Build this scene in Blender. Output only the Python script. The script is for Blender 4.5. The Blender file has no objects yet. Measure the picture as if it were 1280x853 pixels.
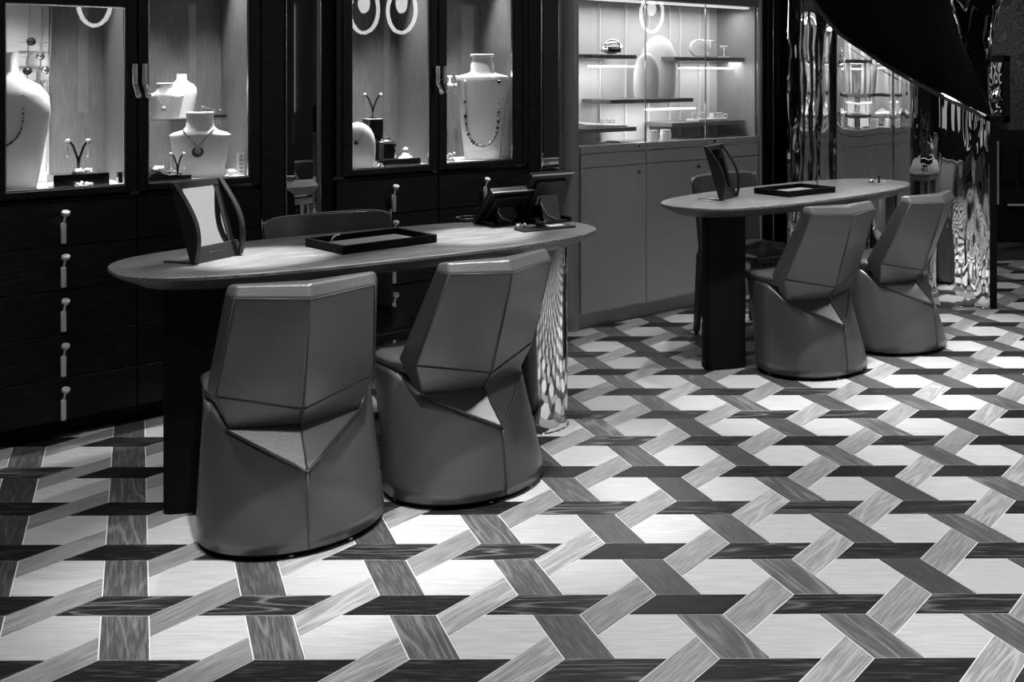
import bpy, bmesh, math, random
from mathutils import Vector, Matrix, noise
R = math.radians
sc = bpy.context.scene
COL = sc.collection
random.seed(7)

# ------------------------------------------------------------ camera, world, exposure
FPX, CX, HY, EYE = 1364.49, 969.82, 92.37, 1.40      # focal length (px), principal point, eye height
cam_d = bpy.data.cameras.new('camera'); cam = bpy.data.objects.new('camera', cam_d); COL.objects.link(cam)
cam.location = (0, 0, EYE); cam.rotation_euler = (R(90), 0, 0)
cam_d.sensor_width = 36; cam_d.lens = FPX*36/1280
cam_d.shift_x = (640-CX)/1280; cam_d.shift_y = (HY-426.5)/1280
cam_d.clip_start = .05; cam_d.clip_end = 60
sc.camera = cam
wd = bpy.data.worlds.new('world'); sc.world = wd; wd.use_nodes = True
wd.node_tree.nodes['Background'].inputs[0].default_value = (1, 1, 1, 1)
wd.node_tree.nodes['Background'].inputs[1].default_value = .02
sc.view_settings.view_transform = 'Standard'; sc.view_settings.look = 'None'
sc.view_settings.gamma = 1; sc.view_settings.use_curve_mapping = False
sc.view_settings.exposure = 0.0

def spot(x, y, z, w, ang=70, blend=.7, rad=.05, tgt=None):
    l = bpy.data.lights.new('downlight_lamp', 'SPOT'); l.energy = w; l.spot_size = R(ang); l.spot_blend = blend
    l.shadow_soft_size = rad
    o = bpy.data.objects.new('downlight_lamp', l); COL.objects.link(o); o.location = (x, y, z)
    if tgt: o.rotation_euler = (Vector(tgt)-Vector((x, y, z))).to_track_quat('-Z', 'Y').to_euler()
    return o
CEIL = 3.0
SPOTS = [  # x, y, watts, cone, radius, target
 (-1.78, 3.95, 950, 14, .03, (-1.76, 3.72, .77)), (-1.20, 4.45, 800, 14, .03, (-1.16, 4.22, .77)), (-1.55, 4.3, 80, 60, .03, (-1.4, 4.0, .77)),
 (-.30, 5.85, 130, 55, .03, (-.15, 5.5, .77)), (.55, 6.45, 130, 52, .03, (.4, 6.05, .77)),
 (-1.9, 2.1, 88, 68, .05, (-1.9, 2.15, 0)), (-.75, 2.0, 84, 68, .05, (-.75, 2.0, 0)), (.35, 2.0, 96, 68, .05, (.35, 2.0, 0)), (1.4, 2.3, 110, 68, .05, (1.4, 2.3, 0)),
 (-.1, 3.3, 115, 68, .05, (-.1, 3.3, 0)), (1.0, 3.5, 130, 68, .05, (1.0, 3.5, 0)), (2.0, 4.2, 130, 68, .05, (2.0, 4.2, 0)),
 (1.45, 4.75, 130, 62, .05, (1.5, 4.7, 0)), (2.4, 5.9, 140, 70, .06, (2.4, 5.9, 0)), (-.45, 6.35, 230, 70, .05, (-.4, 6.4, 0)), (2.0, 7.5, 70, 90, .1, (1.9, 7.4, 0)),
 (-2.55, 3.1, 85, 62, .05, (-2.5, 3.1, 0)), (-.55, 4.5, 120, 60, .05, (-.45, 4.5, 0)),
 (-1.22, 2.85, 230, 30, .03, (-1.36, 3.16, .45)), (-.72, 3.3, 250, 34, .03, (-.88, 3.57, .45)), (.45, 4.7, 260, 40, .03, (.33, 5.02, .45)), (.95, 5.2, 240, 38, .03, (.83, 5.47, .45)),
]
for (x, y, w, a, rd, t) in SPOTS: spot(x, y, CEIL-.03, w, a, .7, rd, t)

# ------------------------------------------------------------ frames
Dv = Vector((2270-CX, FPX)).normalized(); Nv = Vector((-Dv.y, Dv.x)); P0 = Vector((-2.873, 4.042))
WALL_A = math.atan2(Dv.y, Dv.x)
def onz(px, py, z):
    Z = FPX*(EYE-z)/(py-HY); return Vector(((px-CX)*Z/FPX, Z, z))
def U(px, v=0.0):                       # distance along the cabinet wall for an image column, v deep
    k = (px-CX)/FPX; p = P0+Nv*v
    return (k*p.y-p.x)/(Dv.x-k*Dv.y)
def depth(px, v=0.0):
    p = P0+Nv*v+Dv*U(px, v); return p.y
def Hh(px, py, v=0.0): return EYE-(py-HY)*depth(px, v)/FPX
def loc(u, v, w=0.0):
    p = P0+Dv*u+Nv*v; return Vector((p.x, p.y, w))
def tolocal(P):
    q = Vector((P[0], P[1]))-P0; return q.dot(Dv), q.dot(Nv)

# ------------------------------------------------------------ materials
MAT = {}
def newmat(n):
    m = bpy.data.materials.new(n); m.use_nodes = True; nt = m.node_tree
    return m, nt, nt.nodes['Principled BSDF']
def g(v): return (v, v, v, 1)
def plain(n, c, rough=.5, metal=0, spec=.5, noise_amt=.0, nscale=20, bump=0, coat=0):
    m, nt, b = newmat(n); N = nt.nodes; L = nt.links
    b.inputs['Roughness'].default_value = rough; b.inputs['Metallic'].default_value = metal
    b.inputs['Specular IOR Level'].default_value = spec; b.inputs['Coat Weight'].default_value = coat
    b.inputs['Coat Roughness'].default_value = .08
    tc = N.new('ShaderNodeTexCoord'); nz = N.new('ShaderNodeTexNoise'); nz.inputs['Scale'].default_value = nscale
    nz.inputs['Detail'].default_value = 6
    L.new(tc.outputs['Object'], nz.inputs['Vector'])
    mr = N.new('ShaderNodeMapRange'); mr.inputs['To Min'].default_value = c*(1-noise_amt); mr.inputs['To Max'].default_value = c*(1+noise_amt)
    L.new(nz.outputs['Fac'], mr.inputs['Value']); L.new(mr.outputs[0], b.inputs['Base Color'])
    if bump:
        bp = N.new('ShaderNodeBump'); bp.inputs['Strength'].default_value = bump; bp.inputs['Distance'].default_value = .002
        L.new(nz.outputs['Fac'], bp.inputs['Height']); L.new(bp.outputs[0], b.inputs['Normal'])
    MAT[n] = m; return m
def wood(n, dark, light, ang=0, rough=.4, figure=.5, jitter=.2, fine=60, thr=.5, spec=.5, axis='X', bump=.15, stretch=.10):
    """limed / stained timber: grain runs along `ang` in the object's own plane"""
    m, nt, b = newmat(n); N = nt.nodes; L = nt.links
    b.inputs['Specular IOR Level'].default_value = spec
    tc = N.new('ShaderNodeTexCoord'); oi = N.new('ShaderNodeObjectInfo'); ge = N.new('ShaderNodeNewGeometry')
    ad = N.new('ShaderNodeMath'); ad.operation = 'ADD'; L.new(oi.outputs['Random'], ad.inputs[0]); L.new(ge.outputs['Random Per Island'], ad.inputs[1])
    fr = N.new('ShaderNodeMath'); fr.operation = 'FRACT'; L.new(ad.outputs[0], fr.inputs[0])
    of = N.new('ShaderNodeVectorMath'); of.operation = 'SCALE'; of.inputs[0].default_value = (37.3, 91.7, 53.1); L.new(fr.outputs[0], of.inputs['Scale'])
    va = N.new('ShaderNodeVectorMath'); va.operation = 'ADD'; L.new(tc.outputs['Object'], va.inputs[0]); L.new(of.outputs[0], va.inputs[1])
    mp = N.new('ShaderNodeMapping'); mp.vector_type = 'TEXTURE'
    mp.inputs['Rotation'].default_value = (0, 0, R(ang)) if axis == 'X' else (0, R(90), 0)
    L.new(va.outputs[0], mp.inputs['Vector'])
    st = N.new('ShaderNodeVectorMath'); st.operation = 'MULTIPLY'; st.inputs[1].default_value = (stretch, 1, 1 if axis == 'X' else 1)
    L.new(mp.outputs[0], st.inputs[0])
    big = N.new('ShaderNodeTexNoise'); big.inputs['Scale'].default_value = 9; big.inputs['Detail'].default_value = 1.5
    L.new(st.outputs[0], big.inputs['Vector'])
    mu = N.new('ShaderNodeMath'); mu.operation = 'MULTIPLY'; mu.inputs[1].default_value = 38
    L.new(big.outputs['Fac'], mu.inputs[0]); sn = N.new('ShaderNodeMath'); sn.operation = 'SINE'; L.new(mu.outputs[0], sn.inputs[0])
    st2 = N.new('ShaderNodeVectorMath'); st2.operation = 'MULTIPLY'; st2.inputs[1].default_value = (.06, 1, 1); L.new(mp.outputs[0], st2.inputs[0])
    fn = N.new('ShaderNodeTexNoise'); fn.inputs['Scale'].default_value = fine*5; fn.inputs['Detail'].default_value = 3
    L.new(st2.outputs[0], fn.inputs['Vector'])
    ab = N.new('ShaderNodeMath'); ab.operation = 'ABSOLUTE'; L.new(sn.outputs[0], ab.inputs[0])
    iv = N.new('ShaderNodeMath'); iv.operation = 'SUBTRACT'; iv.inputs[0].default_value = 1; L.new(ab.outputs[0], iv.inputs[1])
    pw = N.new('ShaderNodeMath'); pw.operation = 'POWER'; pw.inputs[1].default_value = 3; L.new(iv.outputs[0], pw.inputs[0])
    pr = N.new('ShaderNodeMath'); pr.operation = 'POWER'; pr.inputs[1].default_value = 2.2; L.new(fr.outputs[0], pr.inputs[0])
    pm = N.new('ShaderNodeMath'); pm.operation = 'MULTIPLY'; L.new(pw.outputs[0], pm.inputs[0]); L.new(pr.outputs[0], pm.inputs[1])
    a = N.new('ShaderNodeMath'); a.operation = 'MULTIPLY_ADD'; L.new(pm.outputs[0], a.inputs[0]); a.inputs[1].default_value = figure; L.new(fn.outputs['Fac'], a.inputs[2])
    cr = N.new('ShaderNodeMapRange'); cr.inputs['From Min'].default_value = thr-.14; cr.inputs['From Max'].default_value = thr+.2
    cr.inputs['To Min'].default_value = dark; cr.inputs['To Max'].default_value = light; L.new(a.outputs[0], cr.inputs['Value'])
    jr = N.new('ShaderNodeMapRange'); jr.inputs['To Min'].default_value = 1-jitter; jr.inputs['To Max'].default_value = 1+jitter; L.new(fr.outputs[0], jr.inputs['Value'])
    mm = N.new('ShaderNodeMath'); mm.operation = 'MULTIPLY'; L.new(cr.outputs[0], mm.inputs[0]); L.new(jr.outputs[0], mm.inputs[1])
    L.new(mm.outputs[0], b.inputs['Base Color'])
    rr = N.new('ShaderNodeMapRange'); rr.inputs['To Min'].default_value = rough-.06; rr.inputs['To Max'].default_value = rough+.1; L.new(fn.outputs['Fac'], rr.inputs['Value']); L.new(rr.outputs[0], b.inputs['Roughness'])
    bp = N.new('ShaderNodeBump'); bp.inputs['Strength'].default_value = bump; bp.inputs['Distance'].default_value = .001
    L.new(fn.outputs['Fac'], bp.inputs['Height']); L.new(bp.outputs[0], b.inputs['Normal'])
    MAT[n] = m; return m
def emit(n, s):
    m, nt, b = newmat(n); b.inputs['Base Color'].default_value = g(.8)
    b.inputs['Emission Color'].default_value = g(1); b.inputs['Emission Strength'].default_value = s; MAT[n] = m; return m
def glass(n, ior=1.5, tint=1.0, boost=1.0):
    m = bpy.data.materials.new(n); m.use_nodes = True; nt = m.node_tree; N = nt.nodes; L = nt.links; N.clear()
    o = N.new('ShaderNodeOutputMaterial'); mx = N.new('ShaderNodeMixShader'); t = N.new('ShaderNodeBsdfTransparent'); gl = N.new('ShaderNodeBsdfGlossy')
    t.inputs[0].default_value = g(tint); gl.inputs['Roughness'].default_value = .0
    fr = N.new('ShaderNodeFresnel'); fr.inputs[0].default_value = ior
    mu = N.new('ShaderNodeMath'); mu.operation = 'MULTIPLY'; mu.inputs[1].default_value = boost; L.new(fr.outputs[0], mu.inputs[0])
    ge = N.new('ShaderNodeNewGeometry'); nb = N.new('ShaderNodeMath'); nb.operation = 'SUBTRACT'; nb.inputs[0].default_value = 1; L.new(ge.outputs['Backfacing'], nb.inputs[1])
    m3 = N.new('ShaderNodeMath'); m3.operation = 'MULTIPLY'; L.new(nb.outputs[0], m3.inputs[0]); L.new(mu.outputs[0], m3.inputs[1]); mu = m3
    L.new(mu.outputs[0], mx.inputs[0]); L.new(t.outputs[0], mx.inputs[1]); L.new(gl.outputs[0], mx.inputs[2]); L.new(mx.outputs[0], o.inputs[0])
    MAT[n] = m; return m
wood('hex_wood', .46, .57, 0, .38, .3, .07, 34, .5)
wood('dark_wood_plank', .012, .13, 0, .38, .8, .35, 40, .68, spec=.35)
wood('mid_wood_plank', .065, .17, 120, .36, .6, .34, 40, .60)
wood('pale_wood_plank', .20, .40, 60, .38, .5, .2, 40, .52)
plain('joint', .75, .6)
wood('cabinet_wood', .003, .018, 0, .42, .25, .15, 50, .55, spec=.3)
wood('interior_wood', .12, .18, 0, .5, .2, .1, 40, .5, axis='Z')
wood('table_wood', .09, .26, 0, .42, .5, .05, 34, .55, spec=.35)
plain('table_edge', .06, .4, noise_amt=.3)
plain('black', .004, .6, spec=.2)
plain('black_matte', .003, .75, spec=.2, noise_amt=.3, nscale=80)
plain('black_gloss', .008, .08, coat=.5)
plain('black_plastic', .008, .35)
plain('leather', .078, .34, noise_amt=.10, nscale=160, bump=.25, spec=.8, coat=.12)
plain('leather_seam', .07, .5)
plain('leather_dark', .05, .26, noise_amt=.15, nscale=90, bump=.2, spec=.6)
plain('stitch', .22, .6)
plain('frame_leather', .022, .4)
plain('handle_steel', .9, .3, metal=.25)
plain('chrome', .85, .04, metal=1)
plain('mirror', .88, .01, metal=1)
plain('satin', .55, .25, metal=1)
plain('counter', .50, .5, noise_amt=.03, nscale=60)
plain('counter_dark', .12, .45)
plain('metal_grey', .40, .35, metal=.25)
plain('back_panel', .62, .6)
plain('side_panel', .30, .5, noise_amt=.1, nscale=9)
plain('bust', .86, .55, noise_amt=.02)
plain('white', .85, .4)
plain('pearl', .9, .15, coat=.6)
plain('silver', .9, .12, metal=1)
plain('dark_stone', .02, .12)
plain('grey_leaf', .3, .6)
plain('shelf', .16, .4)
plain('wall_dark', .03, .6)
plain('ceiling_paint', .06, .8)
plain('wall_grey', .12, .6)
emit('led', .7); emit('ring_glow', 14); emit('added_ceiling_glow', .5); emit('added_rear_glow', .28); emit('added_side_glow', .6)  # last three glow on panels added out of view for reflections and fill
glass('glass', 1.5, .97, 1.15); glass('shelf_glass', 1.5, .9, 1)
m, nt, b = newmat('burl'); N = nt.nodes; L = nt.links
tc = N.new('ShaderNodeTexCoord'); nz = N.new('ShaderNodeTexNoise'); nz.inputs['Scale'].default_value = 7; nz.inputs['Detail'].default_value = 1.2; nz.inputs['Distortion'].default_value = .6
L.new(tc.outputs['Object'], nz.inputs['Vector']); mu = N.new('ShaderNodeMath'); mu.operation = 'MULTIPLY'; mu.inputs[1].default_value = 95; L.new(nz.outputs['Fac'], mu.inputs[0])
sn = N.new('ShaderNodeMath'); sn.operation = 'SINE'; L.new(mu.outputs[0], sn.inputs[0]); mr = N.new('ShaderNodeMapRange'); mr.inputs['From Min'].default_value = -.4; mr.inputs['From Max'].default_value = 1
mr.inputs['To Min'].default_value = .018; mr.inputs['To Max'].default_value = .075; L.new(sn.outputs[0], mr.inputs['Value']); L.new(mr.outputs[0], b.inputs['Base Color']); b.inputs['Roughness'].default_value = .3
MAT['burl'] = m

# ------------------------------------------------------------ mesh helpers
class MB:
    def __init__(s): s.v = []; s.f = []; s.sm = []
    def add(s, vs, fs, smooth=False):
        o = len(s.v); s.v += [tuple(p) for p in vs]; s.f += [tuple(i+o for i in f) for f in fs]; s.sm += [smooth]*len(fs); return s
    def box(s, x0, x1, y0, y1, z0, z1):
        x0, x1 = sorted((x0, x1)); y0, y1 = sorted((y0, y1)); z0, z1 = sorted((z0, z1))
        vs = [(x, y, z) for z in (z0, z1) for y in (y0, y1) for x in (x0, x1)]
        return s.add(vs, [(0, 2, 3, 1), (4, 5, 7, 6), (0, 1, 5, 4), (2, 6, 7, 3), (0, 4, 6, 2), (1, 3, 7, 5)])
    def rings(s, rings, cap=True, closed=True, smooth=True):
        n = len(rings[0]); vs = [p for r in rings for p in r]; fs = []
        for i in range(len(rings)-1):
            for j in range(n if closed else n-1):
                k = (j+1) % n; fs.append((i*n+j, i*n+k, (i+1)*n+k, (i+1)*n+j))
        o = len(s.v); s.add(vs, fs, smooth)
        if cap:
            s.f.append(tuple(o+j for j in range(n))[::-1]); s.f.append(tuple(o+(len(rings)-1)*n+j for j in range(n))); s.sm += [False, False]
        return s
    def lathe(s, prof, c=(0, 0, 0), n=24, sx=1, sy=1, cap=True):
        return s.rings([[(c[0]+r*sx*math.cos(2*math.pi*j/n), c[1]+r*sy*math.sin(2*math.pi*j/n), c[2]+z) for j in range(n)] for r, z in prof], cap)
    def tube(s, pts, r, n=8, closed=False, flat=None):
        pts = [Vector(p) for p in pts]; m = len(pts); rings = []; up = Vector((0, 0, 1)); prev = None
        for i in range(m):
            a = pts[(i-1) % m] if (closed or i) else pts[0]; b = pts[(i+1) % m] if (closed or i < m-1) else pts[-1]
            t = (b-a).normalized()
            x = t.cross(prev if prev else (up if abs(t.z) < .9 else Vector((0, 1, 0))))
            if x.length < 1e-4: x = t.cross(Vector((1, 0, 0)))
            x.normalize(); y = x.cross(t).normalized(); prev = y
            rr = r[i] if isinstance(r, (list, tuple)) else r
            fx, fy = (rr, rr) if not flat else flat
            rings.append([pts[i]+x*fx*math.cos(2*math.pi*j/n)+y*fy*math.sin(2*math.pi*j/n) for j in range(n)])
        if closed: rings.append(rings[0])
        return s.rings(rings, not closed)
    def sphere(s, c, r, n=12, sx=1, sy=1, sz=1):
        m = max(6, n//2); rings = []
        for i in range(m+1):
            a = math.pi*i/m; rr = max(math.sin(a), .02)
            rings.append([(c[0]+r*sx*rr*math.cos(2*math.pi*j/n), c[1]+r*sy*rr*math.sin(2*math.pi*j/n), c[2]-r*sz*math.cos(a)) for j in range(n)])
        return s.rings(rings)
    def prism(s, poly, z0, z1):
        n = len(poly); vs = [(x, y, z0) for x, y in poly]+[(x, y, z1) for x, y in poly]
        fs = [tuple(range(n))[::-1], tuple(range(n, 2*n))]+[(i, (i+1) % n, n+(i+1) % n, n+i) for i in range(n)]
        return s.add(vs, fs)
    def mesh(s, name, mat):
        me = bpy.data.meshes.new(name); me.from_pydata(s.v, [], s.f); me.polygons.foreach_set('use_smooth', s.sm)
        me.materials.append(MAT[mat]); me.update(); return me
def fixnormals(me):
    bm = bmesh.new(); bm.from_mesh(me); bmesh.ops.recalc_face_normals(bm, faces=bm.faces); bm.to_mesh(me); bm.free()
def part(name, mb, mat, parent=None, bevel=0, seg=2, label=None, smooth=False):
    me = mb.mesh(name, mat); fixnormals(me)
    o = bpy.data.objects.new(name, me); COL.objects.link(o); o.parent = parent
    if smooth:
        me.polygons.foreach_set('use_smooth', [True]*len(me.polygons)); me.set_sharp_from_angle(angle=R(35))
    if bevel:
        b = o.modifiers.new('bevel', 'BEVEL'); b.width = bevel; b.segments = seg; b.limit_method = 'ANGLE'; b.angle_limit = R(25)
        if seg > 1:
            me.polygons.foreach_set('use_smooth', [True]*len(me.polygons)); b.harden_normals = True
    if label: o['label'] = label
    return o
def tag(o, label, cat, group=None, kind=None):
    if label: o['label'] = label
    if cat: o['category'] = cat
    if group: o['group'] = group
    if kind: o['kind'] = kind
    return o
def thing(name, label, cat, at=(0, 0, 0), rz=0, group=None):
    o = bpy.data.objects.new(name, None); o.empty_display_size = .05; COL.objects.link(o); o.location = at; o.rotation_euler = (0, 0, rz)
    return tag(o, label, cat, group)
def struct(name, mb, mat, parent=None, bevel=0, **k):
    o = part(name, mb, mat, parent, bevel, **k)
    if not parent: o['kind'] = 'structure'
    return o
def wallframe(o):
    o.location = loc(0, 0, 0); o.rotation_euler = (0, 0, WALL_A); return o
def copytree(o, parent=None):
    c = o.copy(); COL.objects.link(c); c.parent = parent
    for ch in list(o.children): copytree(ch, c)
    return c

# ------------------------------------------------------------ floor: three way weave of planks round hexagons
PL = .26482*EYE; LA = .0056541
e1 = Vector((1, 0)); e2 = Vector((.5, math.sqrt(3)/2)); e3 = Vector((-.5, math.sqrt(3)/2))
O0 = Vector((-1.14523*EYE, 2.02065*EYE)); rotL = Matrix.Rotation(LA, 2)
KINDS = {
 'dark_plank': ([-e1*2/3, e1*0, e2/3, -e1*2/3+e2/3], 'dark_wood_plank'),
 'pale_plank': ([e1*0, -e3/3, e2*2/3-e3/3, e2*2/3], 'pale_wood_plank'),
 'medium_plank': ([e1*0, -e1/3, -e1/3-e3*2/3, -e3*2/3], 'mid_wood_plank'),
 'hexagonal_tile': ([e1/3, -e3/3, -e3*2/3, -e3*2/3+e1/3, e1*2/3-e3/3, e1*2/3], 'hex_wood'),
}
fl = struct('floor', MB().box(-7, 8, -4, 10, -.06, -.0016), 'joint')
GAP = .0016
def piece(poly):
    P = [p*PL for p in poly]; c = sum(P, Vector((0, 0)))/len(P); n = len(P)
    ar = sum(P[i].x*P[(i+1) % n].y-P[(i+1) % n].x*P[i].y for i in range(n))
    if ar < 0: P = P[::-1]
    out = []
    for i in range(n):
        a, b2, d = P[i-1], P[i], P[(i+1) % n]
        t1 = (b2-a).normalized(); t2 = (d-b2).normalized(); n1 = Vector((-t1.y, t1.x)); n2 = Vector((-t2.y, t2.x))
        k = (n1+n2); out.append(b2+k*(GAP/(1+n1.dot(n2)))-c)
    return c, out
def piece_mb(poly, mb, off=Vector((0, 0)), rot=False):
    n = len(poly); q = [(rotL@(p+off) if rot else p+off) for p in poly]; cc = sum(q, Vector((0, 0)))/n
    ins = [p+(cc-p).normalized()*.0012 for p in q]
    vs = [(p.x, p.y, -.005) for p in q]+[(p.x, p.y, -.0008) for p in q]+[(p.x, p.y, 0) for p in ins]
    fs = [(i, (i+1) % n, n+(i+1) % n, n+i) for i in range(n)]+[(n+i, n+(i+1) % n, 2*n+(i+1) % n, 2*n+i) for i in range(n)]+[tuple(range(2*n, 3*n))]
    mb.add(vs, fs)
for kn, (poly, mat) in KINDS.items():
    c0, pp = piece(poly); mb = MB(); piece_mb(pp, mb); me = mb.mesh(kn, mat); far = MB(); cnt = 0; cand = []
    for r in range(-18, 25):
        for i in range(-24, 40):
            w = rotL@(O0+(e1*i+e3*r)*PL+c0)
            if not(-6.8 < w.x < 7.8 and -3.8 < w.y < 9.8): continue
            vis = False
            if w.y > 1.2:
                px = CX+FPX*w.x/w.y; py = HY+FPX*EYE/w.y; m_ = 90*2.5/w.y
                u, v = tolocal(w)
                vis = (-m_ < px < 1280+m_ and py < 853+m_*.8 and v < .12 and w.y < 8.2 and w.y < 6.75+max(0, (w.x-1.2)*9))
            cand.append((w.y if vis else 99, w, i, r))
    cand.sort(key=lambda t: t[0])
    for d_, w, i, r in cand:
        if d_ < 90 and cnt < 296:
            o = bpy.data.objects.new(kn, me); COL.objects.link(o); o.parent = fl; o.location = (w.x, w.y, 0); o.rotation_euler = (0, 0, LA); cnt += 1
        else:
            piece_mb(pp, far, rotL.inverted()@w, True)
    o = part(kn, far, mat, fl); o['kind'] = 'stuff'
    print('FLOOR', kn, cnt)

# ------------------------------------------------------------ room shell
wb = MB().box(-4.5, 4.32, .42, .55, 0, CEIL); wl = struct('wall_left', wb, 'wall_dark'); wallframe(wl)
struct('wall_right', MB().box(7.5, 7.6, -4, 8.3, 0, CEIL), 'wall_grey')
struct('wall_rear', MB().box(-7, 7.6, -4.1, -4, 0, CEIL), 'wall_grey')
struct('wall_side', MB().box(-7.1, -7, -4, 1, 0, CEIL), 'wall_grey')
struct('ceiling', MB().box(-7.1, 7.6, -4.1, 10, CEIL, CEIL+.1), 'ceiling_paint')
struct('wall_back', MB().box(-.2, 7.6, 8.2, 8.3, .98, CEIL), 'burl')
sof = struct('trim_1', MB().box(-4.5, 4.15, -.32, .45, 2.28, CEIL), 'cabinet_wood'); wallframe(sof)
for i, x in enumerate((-4.6, -2.2, .4, 3.0, 5.2)):  # unseen glowing panels behind the camera, added for streak reflections and front fill
    w = struct('added_glow_%d' % (i+1), MB().box(x, x+.75, -4.0, -3.98, .5, 2.6), 'added_rear_glow')
for i, (y, w_) in enumerate(((-1.6, .5), (-.2, .35), (1.0, .6), (2.3, .3), (3.3, .7), (5.0, .4))):  # unseen glowing strips, added so mirrors and panes show bright streaks
    struct('added_glow_%d' % (i+6), MB().box(7.48, 7.5, y, y+w_*.22, .9, 2.3), 'added_side_glow')
# wainscot of the back wall (black panels with chrome lines)
wn = struct('trim_2', MB().box(-.2, 7.5, 8.12, 8.2, .15, .98), 'black_matte')
part('rail', MB().box(-.2, 7.5, 8.09, 8.12, .10, .15), 'black_gloss', wn)
part('plinth', MB().box(-.2, 7.5, 8.14, 8.2, .0, .10), 'wall_grey', wn, label='grey plinth strip')
part('metal_strip', MB().box(-.2, 7.5, 8.12, 8.14, .0, .012), 'chrome', wn, label='bright metal strip')
x0 = (1247.5-CX)/FPX*8.1
part('metal_strip', MB().box(x0-.008, x0+.008, 8.10, 8.12, .43, .90), 'satin', wn, label='bright vertical metal strip')
part('metal_strip', MB().box(x0+.07, x0+2, 8.10, 8.12, .42, .435), 'satin', wn, label='bright horizontal metal strip')
part('panel', MB().box(x0+.03, x0+.13, 8.10, 8.12, .62, .86), 'black_gloss', wn)
part('panel', MB().box(x0+.17, x0+.5, 8.10, 8.12, .62, .86), 'black_gloss', wn)


# ------------------------------------------------------------ cabinets
DR = [.070, .232, .399, .570, .739, .907]
def handle(parent, u, w_top, up=True, s=1.0, label=None):
    """bone shaped bar pull: thick lower barrel, thin bent neck and round end"""
    mb = MB(); v = -.028
    if up:
        w1 = w_top-.040; w0 = w_top-.118
        mb.tube([(u, v, w0), (u, v, w0+.002), (u, v, w1-.002), (u, v, w1)], [.0085, .0095, .0095, .0085], 12)
        mb.tube([(u, v, w1-.004), (u+.004, v-.012, w_top-.004)], .0042, 8)
        mb.tube([(u+.004, v-.008, w_top-.008), (u+.005, v-.014, w_top+.004)], .0135, 14)
        mb.tube([(u, v, w0+.02), (u, 0, w0+.02)], .004, 8)
        mb.tube([(u, v, w1-.02), (u, 0, w1-.02)], .004, 8)
    else:
        w1 = w_top-.085; w0 = w_top-.125
        mb.tube([(u, v, w_top), (u, v, w_top-.002), (u, v, w1+.002), (u, v, w1)], [.0085, .0095, .0095, .0085], 12)
        mb.tube([(u, v, w1+.004), (u+.006*s, v-.022, w0)], .0088, 10)
        mb.tube([(u+.005*s, v-.018, w0+.004), (u+.0065*s, v-.026, w0-.004)], .0105, 12)
        mb.tube([(u, v, w_top-.02), (u, 0, w_top-.02)], .004, 8)
        mb.tube([(u, v, w1+.02), (u, 0, w1+.02)], .004, 8)
    return part('handle', mb, 'handle_steel', parent, label=label)
def frame_door(cab, u0, u1, o0, o1, w0, w1, wo0, wo1, hu, hw, s):
    """glazed door: timber frame, bright inner bead, pane and handle"""
    mb = MB(); t0, t1 = 0, .028
    mb.box(u0+.002, o0, t0, t1, w0, w1).box(o1, u1-.002, t0, t1, w0, w1).box(o0, o1, t0, t1, w0, wo0).box(o0, o1, t0, t1, wo1, w1)
    d = part('door', mb, 'cabinet_wood', cab, .002, 1)
    b = MB(); e = .005
    b.box(o0, o0+e, .012, .026, wo0, wo1).box(o1-e, o1, .012, .026, wo0, wo1).box(o0, o1, .012, .026, wo0, wo0+e).box(o0, o1, .012, .026, wo1-e, wo1)
    part('bead', b, 'satin', d)
    p = part('pane', MB().box(o0+e, o1-e, .017, .018, wo0+e, wo1-e), 'glass', d)
    handle(d, hu, hw, False, s)
    return d
WTOP = 2.26
def dark_cabinet(name, label, L, Rr, doors, drawers, inner, back_panels=()):
    cab = thing(name, label, 'cabinet'); wallframe(cab)
    mb = MB().box(L, Rr, .04, .40, .07, .915); part('cabinet_top', MB().box(L, Rr, .03, .40, 2.2, WTOP), 'cabinet_wood', cab)
    part('carcass', mb, 'cabinet_wood', cab)
    for (a, b2) in inner: part('side_panel', MB().box(a, b2, .0305, .40, .916, 2.199), 'interior_wood', cab)
    part('plinth', MB().box(L, Rr, .06, .40, 0, .07), 'black', cab)
    part('back_panel', MB().box(L, Rr, .385, .40, .915, 2.2), 'interior_wood', cab)
    part('interior_base', MB().box(doors[0][2]-.01, doors[-1][3]+.01, .0285, .385, .94, .957), 'white', cab, label='pale lit base of the display')
    for d in doors: frame_door(cab, *d)
    for (a, b2, hu) in drawers:
        for k in range(5):
            d = part('drawer', MB().box(a+.0025, b2-.0025, 0, .04, DR[k]+.0022, DR[k+1]-.0022), 'cabinet_wood', cab, .0015, 1)
            if hu: handle(d, hu, DR[k+1]-.036)
    return cab
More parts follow.
